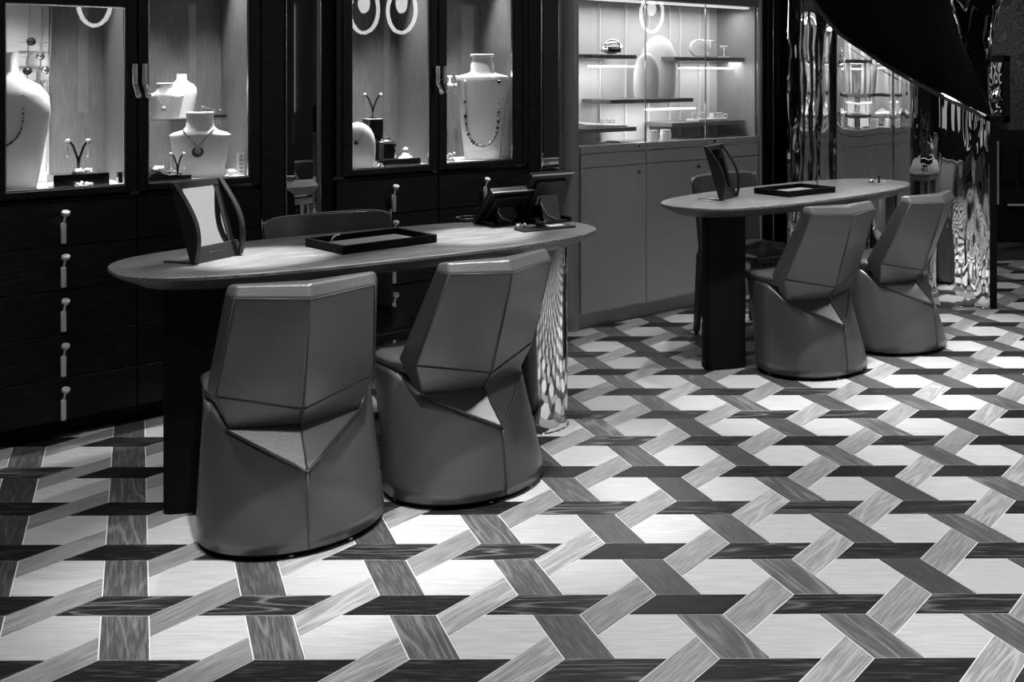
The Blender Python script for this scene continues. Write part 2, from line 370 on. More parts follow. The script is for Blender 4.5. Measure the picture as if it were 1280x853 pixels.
# cabinet A
cabA = dark_cabinet('display_cabinet', 'black timber display cabinet at the left with five rows of drawers and two glazed doors', -.50, 1.039,
    [(-.02, .458, .017, .418, .93, 2.2, .957, 1.665, .441, 1.44, 1), (.458, .936, .498, .893, .93, 2.2, .957, 2.14, .476, 1.44, 1)],
    [(-.02, .458, .196), (.458, .936, None), (-.5, -.02, None)],
    [(-.5, -.02), (-.02, .0), (.44, .47), (.91, 1.039)])
for ch in cabA.children:
    if ch.name.startswith('door'):
        pass
part('end_panel', MB().box(.938, 1.037, 0, .03, .07, 2.2), 'cabinet_wood', cabA, .002, 1)
part('end_panel', MB().box(-.5, -.022, 0, .03, .915, 2.2), 'cabinet_wood', cabA, .002, 1)
cabB = dark_cabinet('display_cabinet', 'black timber display cabinet in the middle, the bust with a long bead rope inside', 1.215, 2.363,
    [(1.297, 1.777, 1.346, 1.739, .93, 2.2, .957, 2.14, 1.760, 1.437, 1), (1.777, 2.257, 1.824, 2.207, .93, 2.2, .957, 2.14, 1.797, 1.437, 1)],
    [(1.268, 1.777, 1.533), (1.777, 2.29, 2.02)],
    [(1.215, 1.32), (1.765, 1.79), (2.235, 2.363)])
part('end_panel', MB().box(2.292, 2.361, 0, .03, .07, 2.2), 'cabinet_wood', cabB, .002, 1)
part('end_panel', MB().box(1.217, 1.266, .02, .05, .07, 2.2), 'black', cabB)
part('stile', MB().box(1.268, 1.295, 0, .03, .93, 2.2), 'cabinet_wood', cabB, .002, 1)
part('stile', MB().box(2.259, 2.29, 0, .03, .93, 2.2), 'cabinet_wood', cabB, .002, 1)
# mirror column strips
def bevel_pane(mb, u0, u1, w0, w1, b, v, h):
    o = [(u0, v, w0), (u1, v, w0), (u1, v, w1), (u0, v, w1)]; i = [(u0+b, v-h, w0+b), (u1-b, v-h, w0+b), (u1-b, v-h, w1-b), (u0+b, v-h, w1-b)]
    mb.add(o+i, [(0, 1, 5, 4), (1, 2, 6, 5), (2, 3, 7, 6), (3, 0, 4, 7), (4, 5, 6, 7), (3, 2, 1, 0)])
def mirror_column(label, u0, u1, v, bev, wj):
    t = thing('mirror_column', label, 'mirror'); wallframe(t)
    part('backing', MB().box(u0-.005, u1+.005, v, .40, 0, WTOP), 'black', t)
    mb = MB(); bevel_pane(mb, u0, u1, wj, WTOP, bev, v-.001, .012); part('mirror_pane', mb, 'mirror', t, label='tall upper faceted pane')
    mb = MB(); bevel_pane(mb, u0, u1, .06, wj, bev, v-.001, .012); part('mirror_pane', mb, 'mirror', t, label='short lower faceted pane')
    mb = MB().box(u0-.004, u0, v-.014, v, .06, WTOP).box(u1, u1+.004, v-.014, v, .06, WTOP)
    part('edge_strip', mb, 'satin', t)
mirror_column('faceted mirror strip on the column between the two black display cabinets', 1.050, 1.200, .02, .034, .895)
mirror_column('narrow mirror strip squeezed between the black cabinet and the rounded grey column', 2.376, 2.50, .02, .014, .885)
for (a, b2, lb) in ((1.205, 1.214, 'right'), (1.0395, 1.0445, 'left')):
    wallframe(tag(part('upright', MB().box(a, b2, 0, .40, 0, WTOP), 'black'), 'narrow black upright to the %s of the faceted mirror strip' % lb, 'post'))

# ------------------------------------------------------------ pale counter cabinet C
cc = thing('display_counter', 'pale grey glazed display counter with cupboard doors behind the second table', 'cabinet'); wallframe(cc)
JO = [2.625, 3.086, 3.555, 4.004]
mb = MB().box(2.62, 4.004, .02, .40, .075, .99); part('carcass', mb, 'counter', cc)
part('plinth', MB().box(2.60, 4.03, .035, .40, 0, .075), 'metal_grey', cc, label='brushed metal plinth')
def vlast(h): return h
for k in range(3):
    a, b2 = JO[k]+.002, JO[k+1]-.002
    d = part('door', MB().box(a, b2, 0, .02, .087, .882), 'counter', cc, .0015, 1)
    if k < 2:
        ku = U((797.5, 872)[k]); part('knob', MB().rings([[(ku+.011*math.cos(t*.5236), v, .842+.011*math.sin(t*.5236)) for t in range(12)] for v in (0, -.012)]), 'chrome', d)
    part('drawer_front', MB().box(a, b2, 0, .02, .886, .958), 'counter', cc, .0015, 1)
    part('bright_strip', MB().box(a+.02, b2-.01, -.002, .01, .9585, .9635), 'satin', cc)
    s_ = part('glass_rail', MB().box(a, b2, 0, .02, .964, 1.005), 'counter', cc, .001, 1)
    if k != 1 or True:
        ku = U((797.5, 0, 892)[k]) if k != 1 else None
        if ku: part('lock', MB().rings([[(ku+.009*math.cos(t*.5236), v, .990+.009*math.sin(t*.5236)) for t in range(12)] for v in (0, -.01)]), 'chrome', s_)
    part('pane', MB().box(a-.001, b2+.001, .008, .010, 1.006, 1.822), 'glass', cc)
    part('pane_edge', MB().box(b2-.0015, b2+.0035, .005, .012, 1.006, 1.822), 'satin', cc)
mb = MB().box(2.62, 4.0, .03, .385, .99, 1.0); part('display_base', mb, 'white', cc, label='white base inside the glass')
part('back_panel', MB().box(2.62, 4.004, .37, .40, 1.0, 1.95), 'back_panel', cc, label='pale back panel')
part('side_panel', MB().box(3.99, 4.004, .02, .37, 1.0, 1.95), 'side_panel', cc)
part('side_panel', MB().box(2.615, 2.625, .02, .37, 1.0, 1.95), 'side_panel', cc)
part('header', MB().box(2.62, 4.03, 0, .40, 1.825, 2.26), 'counter_dark', cc, .002, 1, label='dark header above the glass')
part('light_strip', MB().box(2.66, 3.97, .05, .09, 1.812, 1.824), 'led', cc, label='glowing strip under the header')
part('end_frame', MB().box(4.006, 4.033, -.005, .40, .075, 2.26), 'metal_grey', cc, .003, 2, label='brushed metal end frame')
# rods on the back
for px in (751, 783.5, 838.5, 851.5, 875.5, 886.5, 812):
    u = U(px, .35); part('rod', MB().box(u-.004, u+.004, .352, .369, 1.0, 1.825), 'white', cc); part('rod', MB().box(u+.008, u+.012, .358, .369, 1.0, 1.825), 'metal_grey', cc)
# rounded corner column
mb = MB(); n = 14; u0, u1 = 2.521, 2.612; rr = (u1-u0)
ring = [(u1, .0)]+[(u1-.0-rr*math.sin(R(90)*k/n), rr*(1-math.cos(R(90)*k/n)), ) for k in range(1, n+1)]+[(u0, .4), (u1, .4)]
mb.rings([[(x, y, z) for x, y in ring] for z in (.085, 2.3)]); col = part('corner_column', mb, 'metal_grey', None, smooth=True); wallframe(col)
tag(col, 'rounded brushed metal column at the left end of the pale display counter', 'column')
ring2 = [(x+.004, y+.006) for x, y in ring]; mb = MB().rings([[(x, y, z) for x, y in ring2] for z in (0, .083)]); p_ = part('plinth', mb, 'metal_grey', col, smooth=True)
# dark gap and mirror strip right of C
mb = MB().box(4.036, 4.135, .05, .40, 0, WTOP+.1); gp = part('black_pilaster', mb, 'black'); wallframe(gp); tag(gp, 'flat black pilaster at the right end of the pale display counter', 'column')
ms = thing('mirror_strip', 'slim mirror strip between the black pilaster and the rippled mirror wall', 'mirror'); wallframe(ms)
a_, b_ = 4.137, 4.30
part('mirror_pane', MB().add([(a_, .0, 0), (b_-.02, .10, 0), (b_-.02, .10, 2.3), (a_, .0, 2.3), (a_, .02, 0), (b_-.02, .12, 0), (b_-.02, .12, 2.3), (a_, .02, 2.3)],
   [(0, 1, 2, 3), (7, 6, 5, 4), (0, 3, 7, 4), (1, 5, 6, 2), (3, 2, 6, 7), (0, 4, 5, 1)]), 'mirror', ms)
part('edge_strip', MB().box(a_-.004, a_, -.006, .03, 0, 2.3), 'satin', ms)

# ------------------------------------------------------------ rippled mirror balustrade of the stair
KP = [(984, 7.16), (1000, 7.12), (1020, 7.06), (1045, 7.00), (1060, 6.95), (1085, 6.84), (1110, 6.74), (1140, 6.62), (1170, 6.55), (1205, 6.51), (1236, 6.49)]
TP = [(984, -75), (1000, -28), (1013, 0), (1031.5, 26), (1046.7, 42.7), (1077, 64), (1110.7, 87), (1153.4, 111), (1199, 134), (1236, 152)]
def interp(T, x):
    for i in range(len(T)-1):
        if x <= T[i+1][0] or i == len(T)-2:
            a, b2 = T[i], T[i+1]; t = (x-a[0])/(b2[0]-a[0])
            p0 = T[max(i-1, 0)]; p3 = T[min(i+2, len(T)-1)]
            m0 = (b2[1]-p0[1])/(b2[0]-p0[0]); m1 = (p3[1]-a[1])/(p3[0]-a[0]); h = b2[0]-a[0]
            return (2*t**3-3*t*t+1)*a[1]+(t**3-2*t*t+t)*h*m0+(-2*t**3+3*t*t)*b2[1]+(t**3-t*t)*h*m1
def ripple(x, z):
    calm = 1.0
    for a0, a1, cv in ((1046, 1112, .10), (1120, 1203, .22)):
        if a0-6 < x < a1+6: e_ = min(1, (x-a0+6)/6, (a1+6-x)/6); calm = 1+(cv-1)*e_*e_*(3-2*e_)
    s = x*.0052
    return calm*(.012*noise.noise((s*9, z*.35, 1.3))+.005*noise.noise((s*22, z*.8, 5.1))+.0022*noise.noise((s*30, z*7, 9.1)))
bal = thing('mirrored_balustrade', 'rippled mirror-polished stair balustrade with sloping top edge behind the second table', 'balustrade')
NXB, NZB = 340, 90
front = []; back = []
for i in range(NXB+1):
    px = 984+(1236-984)*i/NXB; Y = interp(KP, px); zt = EYE-(interp(TP, px)-HY)*Y/FPX
    colu = []
    for j in range(NZB+1):
        z = .012+(zt-.012)*j/NZB; y = Y+ripple(px, z)*1.0; colu.append(((px-CX)*Y/FPX, y, z))
    front.append(colu); back.append([((px-CX)*Y/FPX+.01, Y+.05, z) for (_, _, z) in colu])
mb = MB().rings([[front[i][j] for i in range(NXB+1)] for j in range(NZB+1)], cap=False, closed=False)
part('mirror_sheet', mb, 'mirror', bal)
mb = MB().rings([[c[j] for c in back] for j in (0, NZB)], cap=False, closed=False); part('backing', mb, 'black', bal)
edge = [(c[-1][0], c[-1][1]+.02, c[-1][2]+.003) for c in front[::6]]
part('top_edge', MB().tube(edge, .006, 6, flat=(.03, .004)), 'chrome', bal, label='bright polished top edge')
part('bottom_edge', MB().tube([(c[0][0], c[0][1]-.002, .008) for c in front[::6]], .008, 6), 'chrome', bal, label='bright bottom edge')
c = front[-1]; part('end_edge', MB().box(c[0][0]-.004, c[0][0]+.004, c[0][1]-.006, c[0][1]+.05, 0, c[-1][2]), 'chrome', bal)
X1 = (1237-CX)/FPX*6.5; X2 = (1246-CX)/FPX*6.5
tag(part('newel_post', MB().box(X1, X2, 6.49, 6.60, 0, 1.15), 'black', None, .002, 1), 'slim black newel post at the right end of the mirrored balustrade', 'post')
st = thing('staircase', 'black staircase rising to the left behind the mirrored balustrade', 'stairs')
for k in range(4):
    x1 = 1.27-k*.2; part('step', MB().box(x1-.2, x1, 7.0+.07*k, 7.62, .19*k, .19*(k+1)), 'black', st, .004, 1)
for k in range(3):
    pa = [(1070, 55), (1125, 90), (1110, 135)][k]
for (pa, pb, py) in ((1066, 1120, 56), (1124, 1180, 90)):
    Y = 7.66; zz = EYE-(py-HY)*Y/FPX; part('nosing', MB().box((pa-CX)*Y/FPX, (pb-CX)*Y/FPX, Y-.02, Y+.05, zz-.12, zz), 'black_matte', st)
# dark stair wall with curved right edge
RE = [(1183, -60), (1188, 0), (1193, 20), (1201, 50), (1212, 75), (1222, 95), (1232, 125), (1243, 152)]
Y = 7.72; poly = [((x-CX)*Y/FPX, EYE-(y-HY)*Y/FPX) for x, y in RE]
poly = [((1010-CX)*Y/FPX, 0)]+[(poly[-1][0], 0)]+poly[::-1]+[(poly[0][0], 2.98), ((985-CX)*Y/FPX, 2.98)]
n = len(poly); mb = MB().add([(x, Y, z) for x, z in poly]+[(x, Y+.12, z) for x, z in poly], [tuple(range(n)), tuple(range(n, 2*n))[::-1]]+[(i, (i+1) % n, n+(i+1) % n, n+i) for i in range(n)])
part('string_wall', mb, 'black', st, label='tall black stair wall with curved edge')
# second balustrade, far side
b2_ = thing('mirrored_balustrade', 'upper twisting mirror balustrade beyond the black stair wall, near the framed mirror', 'balustrade')
LE = [(1150, -130), (1183, -20), (1190, 10), (1201, 48), (1213, 76), (1223, 100), (1233, 125), (1241, 150)]
RE2 = [(1285, -130), (1256, -20), (1249, 10), (1243, 40), (1238, 68), (1236, 95), (1236, 122), (1242, 152)]
rg = []
for i in range(61):
    t = i/60*(len(LE)-1); k = min(int(t), len(LE)-2); fr_ = t-k
    l = [LE[k][q]*(1-fr_)+LE[k+1][q]*fr_ for q in (0, 1)]; r_ = [RE2[k][q]*(1-fr_)+RE2[k+1][q]*fr_ for q in (0, 1)]
    row = []
    for j in range(25):
        s_ = j/24; x = l[0]*(1-s_)+r_[0]*s_; y = l[1]*(1-s_)+r_[1]*s_; YY = 7.64-.16*s_+.05*math.sin(s_*4+i*.05)+.02*noise.noise((s_*4, i*.09, 2))
        row.append(((x-CX)*YY/FPX, YY, EYE-(y-HY)*YY/FPX))
    rg.append(row)
part('mirror_sheet', MB().rings(rg, cap=False, closed=False), 'mirror', b2_)
part('top_edge', MB().tube([r_[-1] for r_ in rg[::3]], .006, 6), 'chrome', b2_)
# framed mirror on the back wall
fm = thing('framed_mirror', 'black framed mirror hanging on the burl wood wall beside the stair', 'mirror', (0, 8.16, 0))
fx1 = (1262-CX)/FPX*8.15; z1 = EYE-(69.5-HY)*8.15/FPX; z0 = EYE-(153-HY)*8.15/FPX; fx0 = fx1-.42; fw = .048
part('frame', MB().box(fx0, fx1, -.03, .035, z1-fw, z1).box(fx0, fx1, -.03, .035, z0, z0+fw).box(fx0, fx0+fw, -.03, .035, z0, z1).box(fx1-fw, fx1, -.03, .035, z0, z1), 'black_matte', fm)
nx = 24; mb = MB().rings([[(fx0+fw+(fx1-fx0-2*fw)*i/nx, .015+.004*noise.noise((i*.3, j*.3, 4)), z0+fw+(z1-z0-2*fw)*j/nx) for i in range(nx+1)] for j in range(nx+1)], cap=False, closed=False)
part('mirror_pane', mb, 'mirror', fm)

# ------------------------------------------------------------ consulting tables
TT = .775
def superell(A, B, p, n=96):
    out = []
    for i in range(n):
        t = 2*math.pi*i/n; c, s = math.cos(t), math.sin(t)
        out.append((A*math.copysign(abs(c)**(2/p), c), B*math.copysign(abs(s)**(2/p), s)))
    return out
def table(label, c, ang, A, B, p, legc, legang, ped):
    t = thing('consulting_table', label, 'table', (c[0], c[1], 0), ang)
    mb = MB(); prof = [(-.001, TT), (0, TT-.004), (0, TT-.012)]
    r0 = superell(A-.003, B-.003, p); r1 = superell(A, B, p)
    mb.rings([[(x, y, TT) for x, y in r0], [(x, y, TT-.003) for x, y in r1], [(x, y, TT-.012) for x, y in r1]][::-1])
    part('tabletop', mb, 'table_wood', t, smooth=True)
    r2 = superell(A-.015, B-.015, p); r3 = superell(A-.075, B-.06, p); mb = MB()
    mb.rings([[(x, y, TT-.0121) for x, y in superell(A-.001, B-.001, p)], [(x, y, TT-.022) for x, y in r2], [(x, y, TT-.052) for x, y in r3]][::-1])
    part('underside', mb, 'table_edge', t, smooth=True, label='dark faceted underside')
    M = Matrix.Rotation(-ang, 2)
    l = M@(Vector(legc)-Vector(c)); a = legang-ang
    mb = MB(); pts = superell(.10, .062, 5, 40); q = [(l.x+x*math.cos(a)-y*math.sin(a), l.y+x*math.sin(a)+y*math.cos(a)) for x, y in pts]
    mb.prism(q, 0, TT-.05); part('leg', mb, 'black_matte', t, smooth=True, label='black slab leg')
    l = M@(Vector(ped)-Vector(c)); mb = MB(); mb.lathe([(.115, .0), (.115, TT-.05)], (l.x, l.y, 0), 48)
    part('pedestal', mb, 'chrome', t, smooth=True, label='mirror polished round pedestal')
    part('pedestal_base', MB().lathe([(.121, 0), (.121, .004), (.116, .006)], (l.x, l.y, 0), 48), 'chrome', t)
    return t
t1 = table('oval wooden consulting table in front of the black cabinets, card terminals on it', (-1.463, 4.020), .699, .853, .384, 2.75,
    (-1.868, 3.542), R(16), (-.945, 4.34))
t2 = table('oval wooden consulting table further back in front of the pale display counter', (.103, 5.787), .854, .861, .349, 2.68,
    (-.250, 5.225), R(18), (.575, 6.16))

# ------------------------------------------------------------ leather tub chairs
def tub_chair(label, c, ang):
    ch = thing('tub_chair', label, 'chair', (c[0], c[1], 0), ang, None)
    # base plinth
    ring = lambda r, z, n=64: [(r*math.cos(2*math.pi*j/n), r*math.sin(2*math.pi*j/n), z) for j in range(n)]
    part('base', MB().rings([ring(.252, .006), ring(.256, .022)]), 'black', ch, label='black recessed base')
    for a in (-100, -60, 90, 180, 0):
        part('glide', MB().lathe([(.009, 0), (.009, .008)], (.247*math.cos(R(a)), .247*math.sin(R(a)), 0), 12), 'chrome', ch)
    # skirt: theta measured from the rear spine
    NC = 72; top = []; bot = []; wst = []
    for j in range(NC):
        th = 2*math.pi*j/NC; sg = 1 if th <= math.pi else -1; a = th if th <= math.pi else 2*math.pi-th     # a 0 rear ... pi front
        bx, by = sg*.268*math.sin(a), -.268*math.cos(a); bot.append((bx, by, .02))
        A1 = math.pi*.36
        if a <= A1:
            s_ = a/A1; tp = (sg*.192*s_, -.243+.193*s_, .238+.105*s_); ws = (sg*.192*s_, -.120+.07*s_, .345-.002*s_)
        else:
            s_ = (a-A1)/(math.pi-A1)
            if s_ < .25: q = s_/.25; p_ = (sg*(.192+.048*q), -.05+.09*q, .343+.075*q)
            elif s_ < .6: q = (s_-.25)/.35; p_ = (sg*(.240-.006*q), .04+.17*q, .418)
            else: q = (s_-.6)/.4; p_ = (sg*.234*(1-q), .21+.022*math.sin(q*math.pi/2), .418)
            tp = p_; ws = p_
        top.append(tp); wst.append(ws)
    rgs = []
    for f_ in (0, .12, .3, .5, .7, .85, .95, 1):
        row = []
        for b_, t_ in zip(bot, top):
            z = b_[2]+(t_[2]-b_[2])*f_; e_ = f_**1.25
            row.append((b_[0]+(t_[0]-b_[0])*e_, b_[1]+(t_[1]-b_[1])*e_, z))
        rgs.append(row)
    sk = part('skirt', MB().rings(rgs), 'leather', ch, smooth=False)
    # waist facets (two triangles sloping up towards the back)
    k = int(NC*.36/2)
    S_ = [(-.192, -.05, .343), (.192, -.05, .343)]
    mb = MB().add([(-.194, -.052, .344), (0, -.245, .240), (.194, -.052, .344), (0, -.120, .350), (0, .02, .30)], [(0, 1, 3), (1, 2, 3), (0, 3, 4), (3, 2, 4), (0, 4, 1), (1, 4, 2)])
    part('waist_facet', mb, 'leather', ch, .003, 2)
    mb = MB(); mb.tube([(-.196, -.054, .345), (-.1, -.1525, .292), (0, -.249, .239), (.1, -.1525, .292), (.196, -.054, .345)], .0035, 6)
    mb.tube([(0, -.2475, .24), (0, -.1225, .35)], .0028, 6)
    mb.tube([(0, -.2475, .238), (0, -.2555, .18), (0, -.264, .09), (0, -.2695, .02)], .0022, 6)
    part('seam', mb, 'leather_seam', ch)
    # seat
    mb = MB(); sp = [(-.235, .235), (-.24, .06), (-.205, -.06), (0, -.10), (.205, -.06), (.24, .06), (.235, .235), (.0, .262)]
    lo = [(x*.93, y*.93) for x, y in sp]
    mb.rings([[(x, y, .405) for x, y in lo], [(x, y, .425) for x, y in sp], [(x, y, .447) for x, y in sp], [(x*.9, y*.9, .462) for x, y in sp], [(x*.4, y*.4+.02, .452) for x, y in sp]], smooth=False)
    part('seat', mb, 'leather', ch, .008, 3)
    # back shell
    def rg(FL, BL, S, FS): return [(-FL[0], FL[1], FL[2]), (-BL[0], BL[1], BL[2]), (0, S[0], S[1]), (BL[0], BL[1], BL[2]), (FL[0], FL[1], FL[2]), (0, FS[0], FS[1])]
    rgs = [rg((.188, -.015, .35), (.182, -.05, .336), (-.12, .343), (-.03, .36)),
           rg((.24, .0, .465), (.226, -.085, .452), (-.178, .402), (-.06, .45)),
           rg((.211, -.19, .778), (.192, -.243, .765), (-.312, .755), (-.25, .775)),
           rg((.202, -.185, .797), (.186, -.222, .800), (-.288, .795), (-.248, .799))]
    mb = MB().rings(rgs, smooth=False); part('backrest', mb, 'leather', ch, .009, 3)
    mb = MB()
    for s_ in (-1, 1):
        mb.tube([(s_*.1915, -.2435, .764), (s_*.225, -.0875, .455)], .0016, 6)
        mb.tube([(s_*.1915, -.2435, .764), (0, -.313, .753)], .0022, 6)
        mb.tube([(s_*.226, -.0875, .453), (0, -.180, .402)], .0022, 6)
    mb.tube([(0, -.313, .755), (0, -.180, .402), (0, -.1215, .346)], .0022, 6)
    part('seam', mb, 'leather_seam', ch)
    return ch
c1 = tub_chair('grey leather tub chair nearest the camera, at the left end of the first table', (-1.50, 3.39), R(33))
def chair_copy(label, c, ang):
    o = copytree(c1); o.location = (c[0], c[1], 0); o.rotation_euler = (0, 0, ang); o['label'] = label; return o
c2 = chair_copy('grey leather tub chair second from the left, before the polished pedestal of the first table', (-1.075, 3.76), R(46))
c3 = chair_copy('grey leather tub chair beside the black leg of the far table', (.17, 5.225), R(37))
c4 = chair_copy('grey leather tub chair furthest right, near the mirrored balustrade', (.615, 5.655), R(47))
for o in (c1, c2, c3, c4): o['group'] = 'grey leather tub chairs on the customer side'

# ------------------------------------------------------------ staff chairs behind the tables
def side_chair(label, c, ang):
    """local: seat faces -y, back at +y"""
    ch = thing('side_chair', label, 'chair', (c[0], c[1], 0), ang, 'dark leather chairs behind the tables')
    mb = MB(); rows = []
    for k in range(9):
        z = .44+.405*k/8; y0 = .0+.05*(k/8); w = .232+.015*k/8
        pts = [(x*w, y0-.055*(x*x)+.045-.008*(1-abs(2*k/8-1)), z-(.018*abs(x)**8 if k == 8 else 0)) for x in [i/8-1 for i in range(17)]]
        bk = [(p[0], p[1]+.022, p[2]) for p in pts][::-1]; rows.append(pts+bk)
    mb.rings(rows); part('backrest', mb, 'leather_dark', ch, .006, 2)
    sm = MB(); w = .247; y0 = .05
    top = [(x*w, y0-.055*x*x+.045+.011, .847-.018*abs(x)**8) for x in [i/10-1 for i in range(21)]]
    L_ = [(-.233-.015*k/8, .0+.05*k/8-.055+.045+.011, .47+.375*k/8) for k in range(9)]
    sm.tube(L_+top+[(-p[0], p[1], p[2]) for p in L_[::-1]], .0022, 6); part('piping', sm, 'stitch', ch, label='pale stitched piping')
    mb = MB(); sp = [(-.225, -.42), (-.24, -.1), (-.235, .02), (.235, .02), (.24, -.1), (.225, -.42), (0, -.44)]
    mb.rings([[(x*.96, y, .425) for x, y in sp], [(x, y, .435) for x, y in sp], [(x, y, .458) for x, y in sp], [(x*.92, y*.95, .468) for x, y in sp], [(x*.3, y*.5-.08, .455) for x, y in sp]], smooth=False)
    part('seat', mb, 'leather_dark', ch, .006, 3)
    for sx in (-1, 1):
        for yy, lean in ((.0, .045), (-.40, -.02)):
            x = sx*.215; mb = MB(); w1, w0 = .024, .014
            a = [(x-w1, yy-w1, .44), (x+w1, yy-w1, .44), (x+w1, yy+w1, .44), (x-w1, yy+w1, .44)]
            b_ = [(x-w0, yy+lean-w0, .012), (x+w0, yy+lean-w0, .012), (x+w0, yy+lean+w0, .012), (x-w0, yy+lean+w0, .012)]
            lg = part('leg', MB().rings([b_, a], smooth=False), 'leather_dark', ch, .004, 2)
            part('glide', MB().lathe([(.012, 0), (.012, .013)], (x, yy+lean, 0), 10), 'black_plastic', lg)
    return ch
def place_side(px0, px1, y0, y1, z):
    a, b_ = onz(px0, y0, z), onz(px1, y1, z); m_ = (a+b_)/2; return m_, math.atan2(b_.y-a.y, b_.x-a.x)
m_, an = place_side(327, 487, 274, 261, .847)
sd1 = side_chair('dark leather chair with stitched piping tucked behind the first table', (m_.x+.06*math.sin(an), m_.y-.06*math.cos(an)), an)
m_, an = place_side(863, 942, 221, 213.5, .847)
sd2 = copytree(sd1); sd2.location = (m_.x+.06*math.sin(an), m_.y-.06*math.cos(an), 0); sd2.rotation_euler = (0, 0, an)
sd2['label'] = 'dark leather chair tucked behind the far table, before the pale display counter'

# ------------------------------------------------------------ table top items
def tray(label, pts, h=.03, item=None):
    c = sum(pts, Vector((0, 0, 0)))/4; d = (pts[2]-pts[1]); an = math.atan2(d.y, d.x)
    w = d.length/2; dp = (pts[0]-pts[1]).length/2
    t = thing('jewellery_tray', label, 'tray', (c.x, c.y, TT), an, 'black presentation trays on the tables')
    e = .012; mb = MB().box(-w, w, -dp, -dp+e, 0, h).box(-w, w, dp-e, dp, 0, h).box(-w, -w+e, -dp+e, dp-e, 0, h).box(w-e, w, -dp+e, dp-e, 0, h)
    part('rim', mb, 'black_matte', t)
    part('base', MB().box(-w+e, w-e, -dp+e, dp-e, 0, .008), 'black_matte', t)
    part('liner', MB().box(-w+.03, w-.03, -dp+.03, dp-.03, .008, .012), 'side_panel', t, label='grey suede liner')
    return t
z_ = TT+.03
tr1 = tray('black jewellery tray with grey liner on the first table', [onz(384, 297.5, z_), onz(427, 307.8, z_), onz(544.7, 293.2, z_), onz(498, 285, z_)])
tr2 = tray('black jewellery tray with grey liner on the far table', [onz(942.8, 234.8, z_), onz(988, 239.3, z_), onz(1046.7, 233.2, z_), onz(996, 229.6, z_)])
for o, (px, py), lb in ((tr1, (414, 302), 'small pale hook-shaped earring lying in the tray on the first table'), (tr2, (1022, 231), 'small dark ring standing on the back rim of the tray on the far table')):
    q = onz(px, py, TT+.012 if o is tr1 else TT+.03); mb = MB(); mb.tube([(0, 0, .002), (.004, .006, .014), (.015, .016, .022), (.024, .02, .022)] if o is tr1 else [(0, 0, 0), (-.002, 0, .015), (-.012, .0, .022)], .003, 8)
    h_ = part('earring', mb, 'pearl' if o is tr1 else 'dark_stone'); h_.location = q; tag(h_, lb, 'jewellery')

def table_mirror(label, a, b_):
    d = b_-a; an = math.atan2(d.y, d.x); W = d.length
    t = thing('table_mirror', label, 'mirror', (a.x, a.y, TT), an, 'leather framed table mirrors')
    H = .262; LN = .085
    def bow(s): return -.05*math.sin(math.pi*s)**1.0*(1-.25*s)+LN*s
    for x0 in (0, W):
        pts = [(x0, bow(s/14), .004+H*s/14) for s in range(15)]; rows = []
        for p in pts: rows.append([(p[0]-.009, p[1]-.005, p[2]), (p[0]+.009, p[1]-.005, p[2]), (p[0]+.009, p[1]+.005, p[2]), (p[0]-.009, p[1]+.005, p[2])])
        part('side_rail', MB().rings(rows, smooth=False), 'frame_leather', t, .002, 2)
    f = lambda z: LN*(z/H)
    mb = MB(); 
    def plank(x0, x1, z0, z1, th, off=0):
        return [(x0, f(z0)+off, z0), (x1, f(z0)+off, z0), (x1, f(z0)+off+th, z0), (x0, f(z0)+off+th, z0)], [(x0, f(z1)+off, z1), (x1, f(z1)+off, z1), (x1, f(z1)+off+th, z1), (x0, f(z1)+off+th, z1)]
    part('bottom_rail', MB().rings(plank(-.008, W+.008, .0, .052, .012), smooth=False), 'frame_leather', t, .002, 2)
    part('top_rail', MB().rings(plank(-.008, W+.008, .243, H+.004, .012), smooth=False), 'frame_leather', t, .002, 2)
    part('mirror_pane', MB().rings(plank(.028, W-.028, .05, .245, .004, .004), smooth=False), 'mirror', t)
    
    for xa, xb in ((.006, .030), (W-.030, W-.006)): part('inner_stile', MB().rings(plank(xa, xb, .05, .245, .008, .002), smooth=False), 'frame_leather', t)

    part('back_board', MB().rings(plank(.0, W, .01, .25, .004, .013), smooth=False), 'frame_leather', t)
    web = [(0, bow(k/14)+.004, .004+H*k/14) for k in range(15)]; wb_ = [(0, f(.004+H*k/14)+.014, .004+H*k/14) for k in range(15)]
    mb = MB().rings([[(-.004, a_[1], a_[2]), (-.001, a_[1], a_[2]), (-.001, max(b_w[1], a_[1]+.002), b_w[2]), (-.004, max(b_w[1], a_[1]+.002), b_w[2])] for a_, b_w in zip(web, wb_)], smooth=False)
    part('side_web', mb, 'frame_leather', t)
    part('base_plate', MB().box(.0, .02, .0, .13, 0, .005), 'frame_leather', t)
    m2 = MB(); rr_ = random.Random(3)
    for k in range(10):
        z = .027; x = W*.36+k*.006; m2.box(x, x+.004*rr_.uniform(.6, 1), f(z)-.0012, f(z)-.0002, z, z+.004)
    part('lettering', m2, 'stitch', t, label='tiny pale embossed lettering')
    return t
tm1 = table_mirror('leather framed easel mirror at the left end of the first table', onz(244, 331, TT), onz(300, 319, TT))
tm2 = table_mirror('leather framed easel mirror at the left end of the far table', onz(903, 251, TT), onz(921, 246, TT))
q = onz(889, 249.5, TT); cd_ = part('card', MB().box(-.05, .05, -.04, .04, 0, .002), 'white'); cd_.location = q; cd_.rotation_euler = (0, 0, R(40)); tag(cd_, 'small white card lying behind the easel mirror on the far table', 'card')

